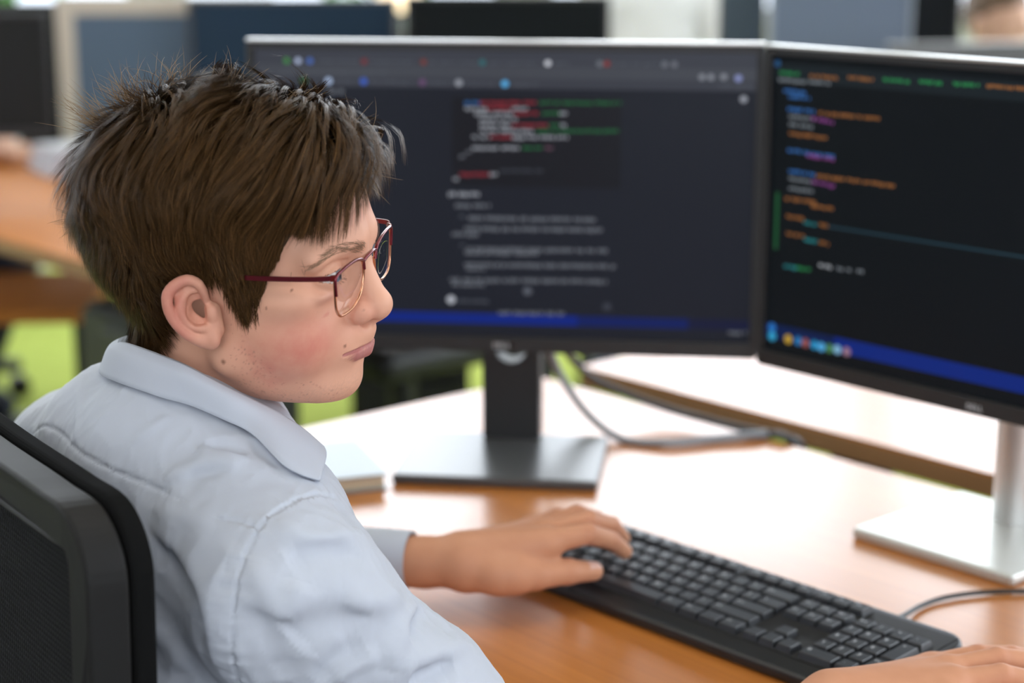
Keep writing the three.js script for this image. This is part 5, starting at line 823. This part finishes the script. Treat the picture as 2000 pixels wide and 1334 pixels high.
// ---- people in the distance: one body each, with hair and shirt
function seated(label, { at, face, shirt, hair, skin = [0.62, 0.36, 0.26], tall = 0, reach = 0.36, feet = 0.42 }) {
  const p = thing('person', label, 'person', [at[0], 0, at[1]], face);        // faces local +z
  const S = 0.50 + tall, arms = []; for (const s of [-1, 1]) arms.push([[s * 0.18, S + 0.50, 0, 0.056], [s * 0.24, S + 0.26, 0.12, 0.045], [s * 0.13, S + 0.285, reach - 0.07, 0.034]]);
  const torso = (x, y, z) => { let d = sell(x, y, z, 0, S + 0.30, -0.01, 0.165, 0.30, 0.115); d = smin(d, scap(x, y, z, [-0.17, S + 0.50, 0, 0.06], [0.17, S + 0.50, 0, 0.06]), 0.06); for (const a of arms) d = smin(d, schain(x, y, z, a, 0.02), 0.03); return d; };
  const body = (x, y, z) => { let d = schain(x, y, z, [[0, S + 0.25, 0, 0.08], [0, S + 0.50, 0, 0.055], [0, S + 0.66, 0.02, 0.052]]); for (const a of arms) d = Math.min(d, schain(x, y, z, [[0, S + 0.48, 0, 0.03], ...a.map(q => [q[0], q[1], q[2], q[3] - 0.016])])); d = smin(d, sell(x, y, z, 0, S + 0.765, 0.02, 0.072, 0.105, 0.095), 0.03); d = smin(d, sell(x, y, z, 0, S + 0.70, 0.055, 0.055, 0.06, 0.05), 0.03); d = smin(d, scap(x, y, z, [0, S + 0.765, 0.108, 0.008], [0, S + 0.735, 0.122, 0.013]), 0.01);
    for (const s of [-1, 1]) { d = smax(d, -sell(x, y, z, s * 0.032, S + 0.768, 0.122, 0.018, 0.012, 0.016), 0.01); d = smin(d, sell(x, y, z, s * 0.076, S + 0.748, 0.005, 0.008, 0.03, 0.018), 0.006);
      const hz = reach, hy = S + 0.275; d = Math.min(d, smin(scap(x, y, z, [s * 0.13, S + 0.285, reach - 0.09, 0.026], [s * 0.115, hy, hz, 0.026]), scap(x, y, z, [s * 0.11, hy, hz, 0.028], [s * 0.10, hy - 0.004, hz + 0.05, 0.022]), 0.02)); for (let f = 0; f < 4; f++) d = smin(d, schain(x, y, z, [[s * (0.075 + f * 0.018), hy, hz + 0.055, 0.011], [s * (0.07 + f * 0.019), hy + 0.004, hz + 0.095, 0.009], [s * (0.068 + f * 0.019), hy - 0.016, hz + 0.125, 0.008]]), 0.008); d = smin(d, schain(x, y, z, [[s * 0.09, hy - 0.006, hz + 0.01, 0.014], [s * 0.06, hy - 0.012, hz + 0.05, 0.011], [s * 0.05, hy - 0.016, hz + 0.08, 0.009]]), 0.01); }
    return d; };
  part('body', meshField(body, [-0.32, S + 0.14, -0.14], [0.32, S + 0.92, reach + 0.15], 0.006), mat(skin, 0.55), p);
  part('shirt', meshField((x, y, z) => smax(torso(x, y, z) + 0.004 * noise(x * 14, y * 14, z * 14), -scap(x, y, z, [0, S + 0.55, 0, 0.055], [0, S + 0.7, 0.02, 0.055]), 0.01), [-0.34, S - 0.05, -0.16], [0.34, S + 0.62, reach + 0.02], 0.011), mat(shirt, 0.9), p);
  part('hair', meshField((x, y, z) => smax(sell(x, y, z, 0, S + 0.785, 0.005, 0.082, 0.108, 0.104) + 0.006 * noise(x * 70, y * 30, z * 70), -(y - (S + 0.79) + 0.75 * (0.045 - z) * (z < 0.06 ? 1 : 0.2)), 0.01), [-0.1, S + 0.64, -0.12], [0.1, S + 0.92, 0.14], 0.006), mat(hair, 0.6), p);
  const legs = (x, y, z) => { let d = 1e9; for (const s of [-1, 1]) d = smin(d, smin(scap(x, y, z, [s * 0.09, S + 0.03, 0, 0.085], [s * 0.12, S - 0.01, 0.40, 0.066]), scap(x, y, z, [s * 0.12, S - 0.01, 0.40, 0.062], [s * 0.12, 0.09, feet, 0.048]), 0.04), 0.04); return Math.max(smin(d, Math.min(scap(x, y, z, [0.12, 0.05, feet, 0.048], [0.12, 0.045, feet + 0.14, 0.042]), scap(x, y, z, [-0.12, 0.05, feet, 0.048], [-0.12, 0.045, feet + 0.14, 0.042])), 0.02), -y + 0.001); };
  part('trousers', meshField(legs, [-0.24, -0.01, -0.12], [0.24, S + 0.16, 0.64], 0.014), mat([0.03, 0.035, 0.05], 0.9), p);
  return p;
}
seated('person in a pale grey shirt whose hand rests on the left desk', { at: [-1.666, -5.0], face: 0.722, shirt: [0.55, 0.57, 0.62], hair: [0.04, 0.025, 0.015], reach: 0.40, feet: 0.12 });
seated('person in a white shirt behind the left monitor, head out of view', { at: [0.443, -5.78], face: -0.1, shirt: [0.86, 0.86, 0.85], hair: [0.05, 0.03, 0.02], tall: 0.10 });
seated('person with short brown hair bent behind the silver-edged monitor at the top right', { at: [1.40, -5.42], face: 0.62, shirt: [0.12, 0.14, 0.2], hair: [0.10, 0.055, 0.028], tall: -0.20 });

// plants by the window and a small globe lamp
function pottedPlant(label, x, z, h, seed) {
  const g = thing('potted_plant', label, 'plant', [x, 0, z]), r = rng(seed), leafM = new THREE.MeshPhysicalMaterial({ color: lin(0.10, 0.30, 0.03), roughness: 0.5, transmission: 0.3, thickness: 0, side: THREE.DoubleSide });
  part('pot', lathe([[0, 0], [0.13, 0], [0.17, 0.30], [0.18, 0.31], [0.165, 0.31], [0.15, 0.27], [0, 0.27]]), mat([0.6, 0.6, 0.58], 0.6), g);
  part('stem', tube([[0, 0.25, 0], [0.02, h * 0.5, 0.01], [-0.01, h, 0]], 0.012, 20, 7), mat([0.12, 0.08, 0.04], 0.8), g);
  const shape = []; for (let i = 0; i <= 6; i++) { const t = i / 6, w = 0.045 * Math.sin(Math.PI * Math.pow(t, 0.8)); shape.push([t * 0.24, w, 0.05 * t * (1 - t) - 0.05 * t * t]); }
  const P = [], I = []; shape.forEach(([l, w, y], i) => { P.push(l, y + 0.006, -w, l, y, 0, l, y + 0.006, w); if (i) { const a = (i - 1) * 3; I.push(a, a + 1, a + 3, a + 1, a + 4, a + 3, a + 1, a + 2, a + 4, a + 2, a + 5, a + 4); } });
  const leaf = new THREE.BufferGeometry(); leaf.setAttribute('position', new THREE.Float32BufferAttribute(P, 3)); leaf.setIndex(I); leaf.computeVertexNormals();
  for (let k = 0; k < 90; k++) { const m = part('leaf', leaf, leafM, g), y = 0.45 + (h - 0.35) * r(); m.position.set((r() - 0.5) * 0.12, y, (r() - 0.5) * 0.12); m.rotation.set(0, r() * 6.28, (r() - 0.4) * 1.2, 'YXZ'); m.scale.setScalar(0.8 + 0.9 * r()); }
  return g;
}
pottedPlant('leafy green plant rising above the black monitor at the far left', -1.78, -6.35, 1.60, 4);
pottedPlant('leafy green plant near the window above the dark navy screen', -0.55, -7.2, 1.35, 9);
{
  const g = thing('globe_lamp', 'small glowing round lamp above the edge of the navy and black screens', 'lamp', [-0.355, 0, -5.9]);
  part('stand', [cyl(0.012, 0.012, 1.06, 0, 0.53, 0, 12), cyl(0.12, 0.11, 0.02, 0, 0.01, 0, 28)], blackMetal, g);
  part('globe', new THREE.SphereGeometry(0.075, 24, 16).translate(0, 1.13, 0), new THREE.MeshStandardMaterial({ color: 0xffffff, emissive: lin(1, 0.72, 0.45), emissiveIntensity: 2.2, roughness: 0.6 }), g);
  const l = new THREE.PointLight(lin(1, 0.75, 0.5), 0.5); l.position.set(0, 1.13, 0); l.castShadow = true; l.name = 'globe_light'; g.add(l);
}

renderer.render(scene, camera);
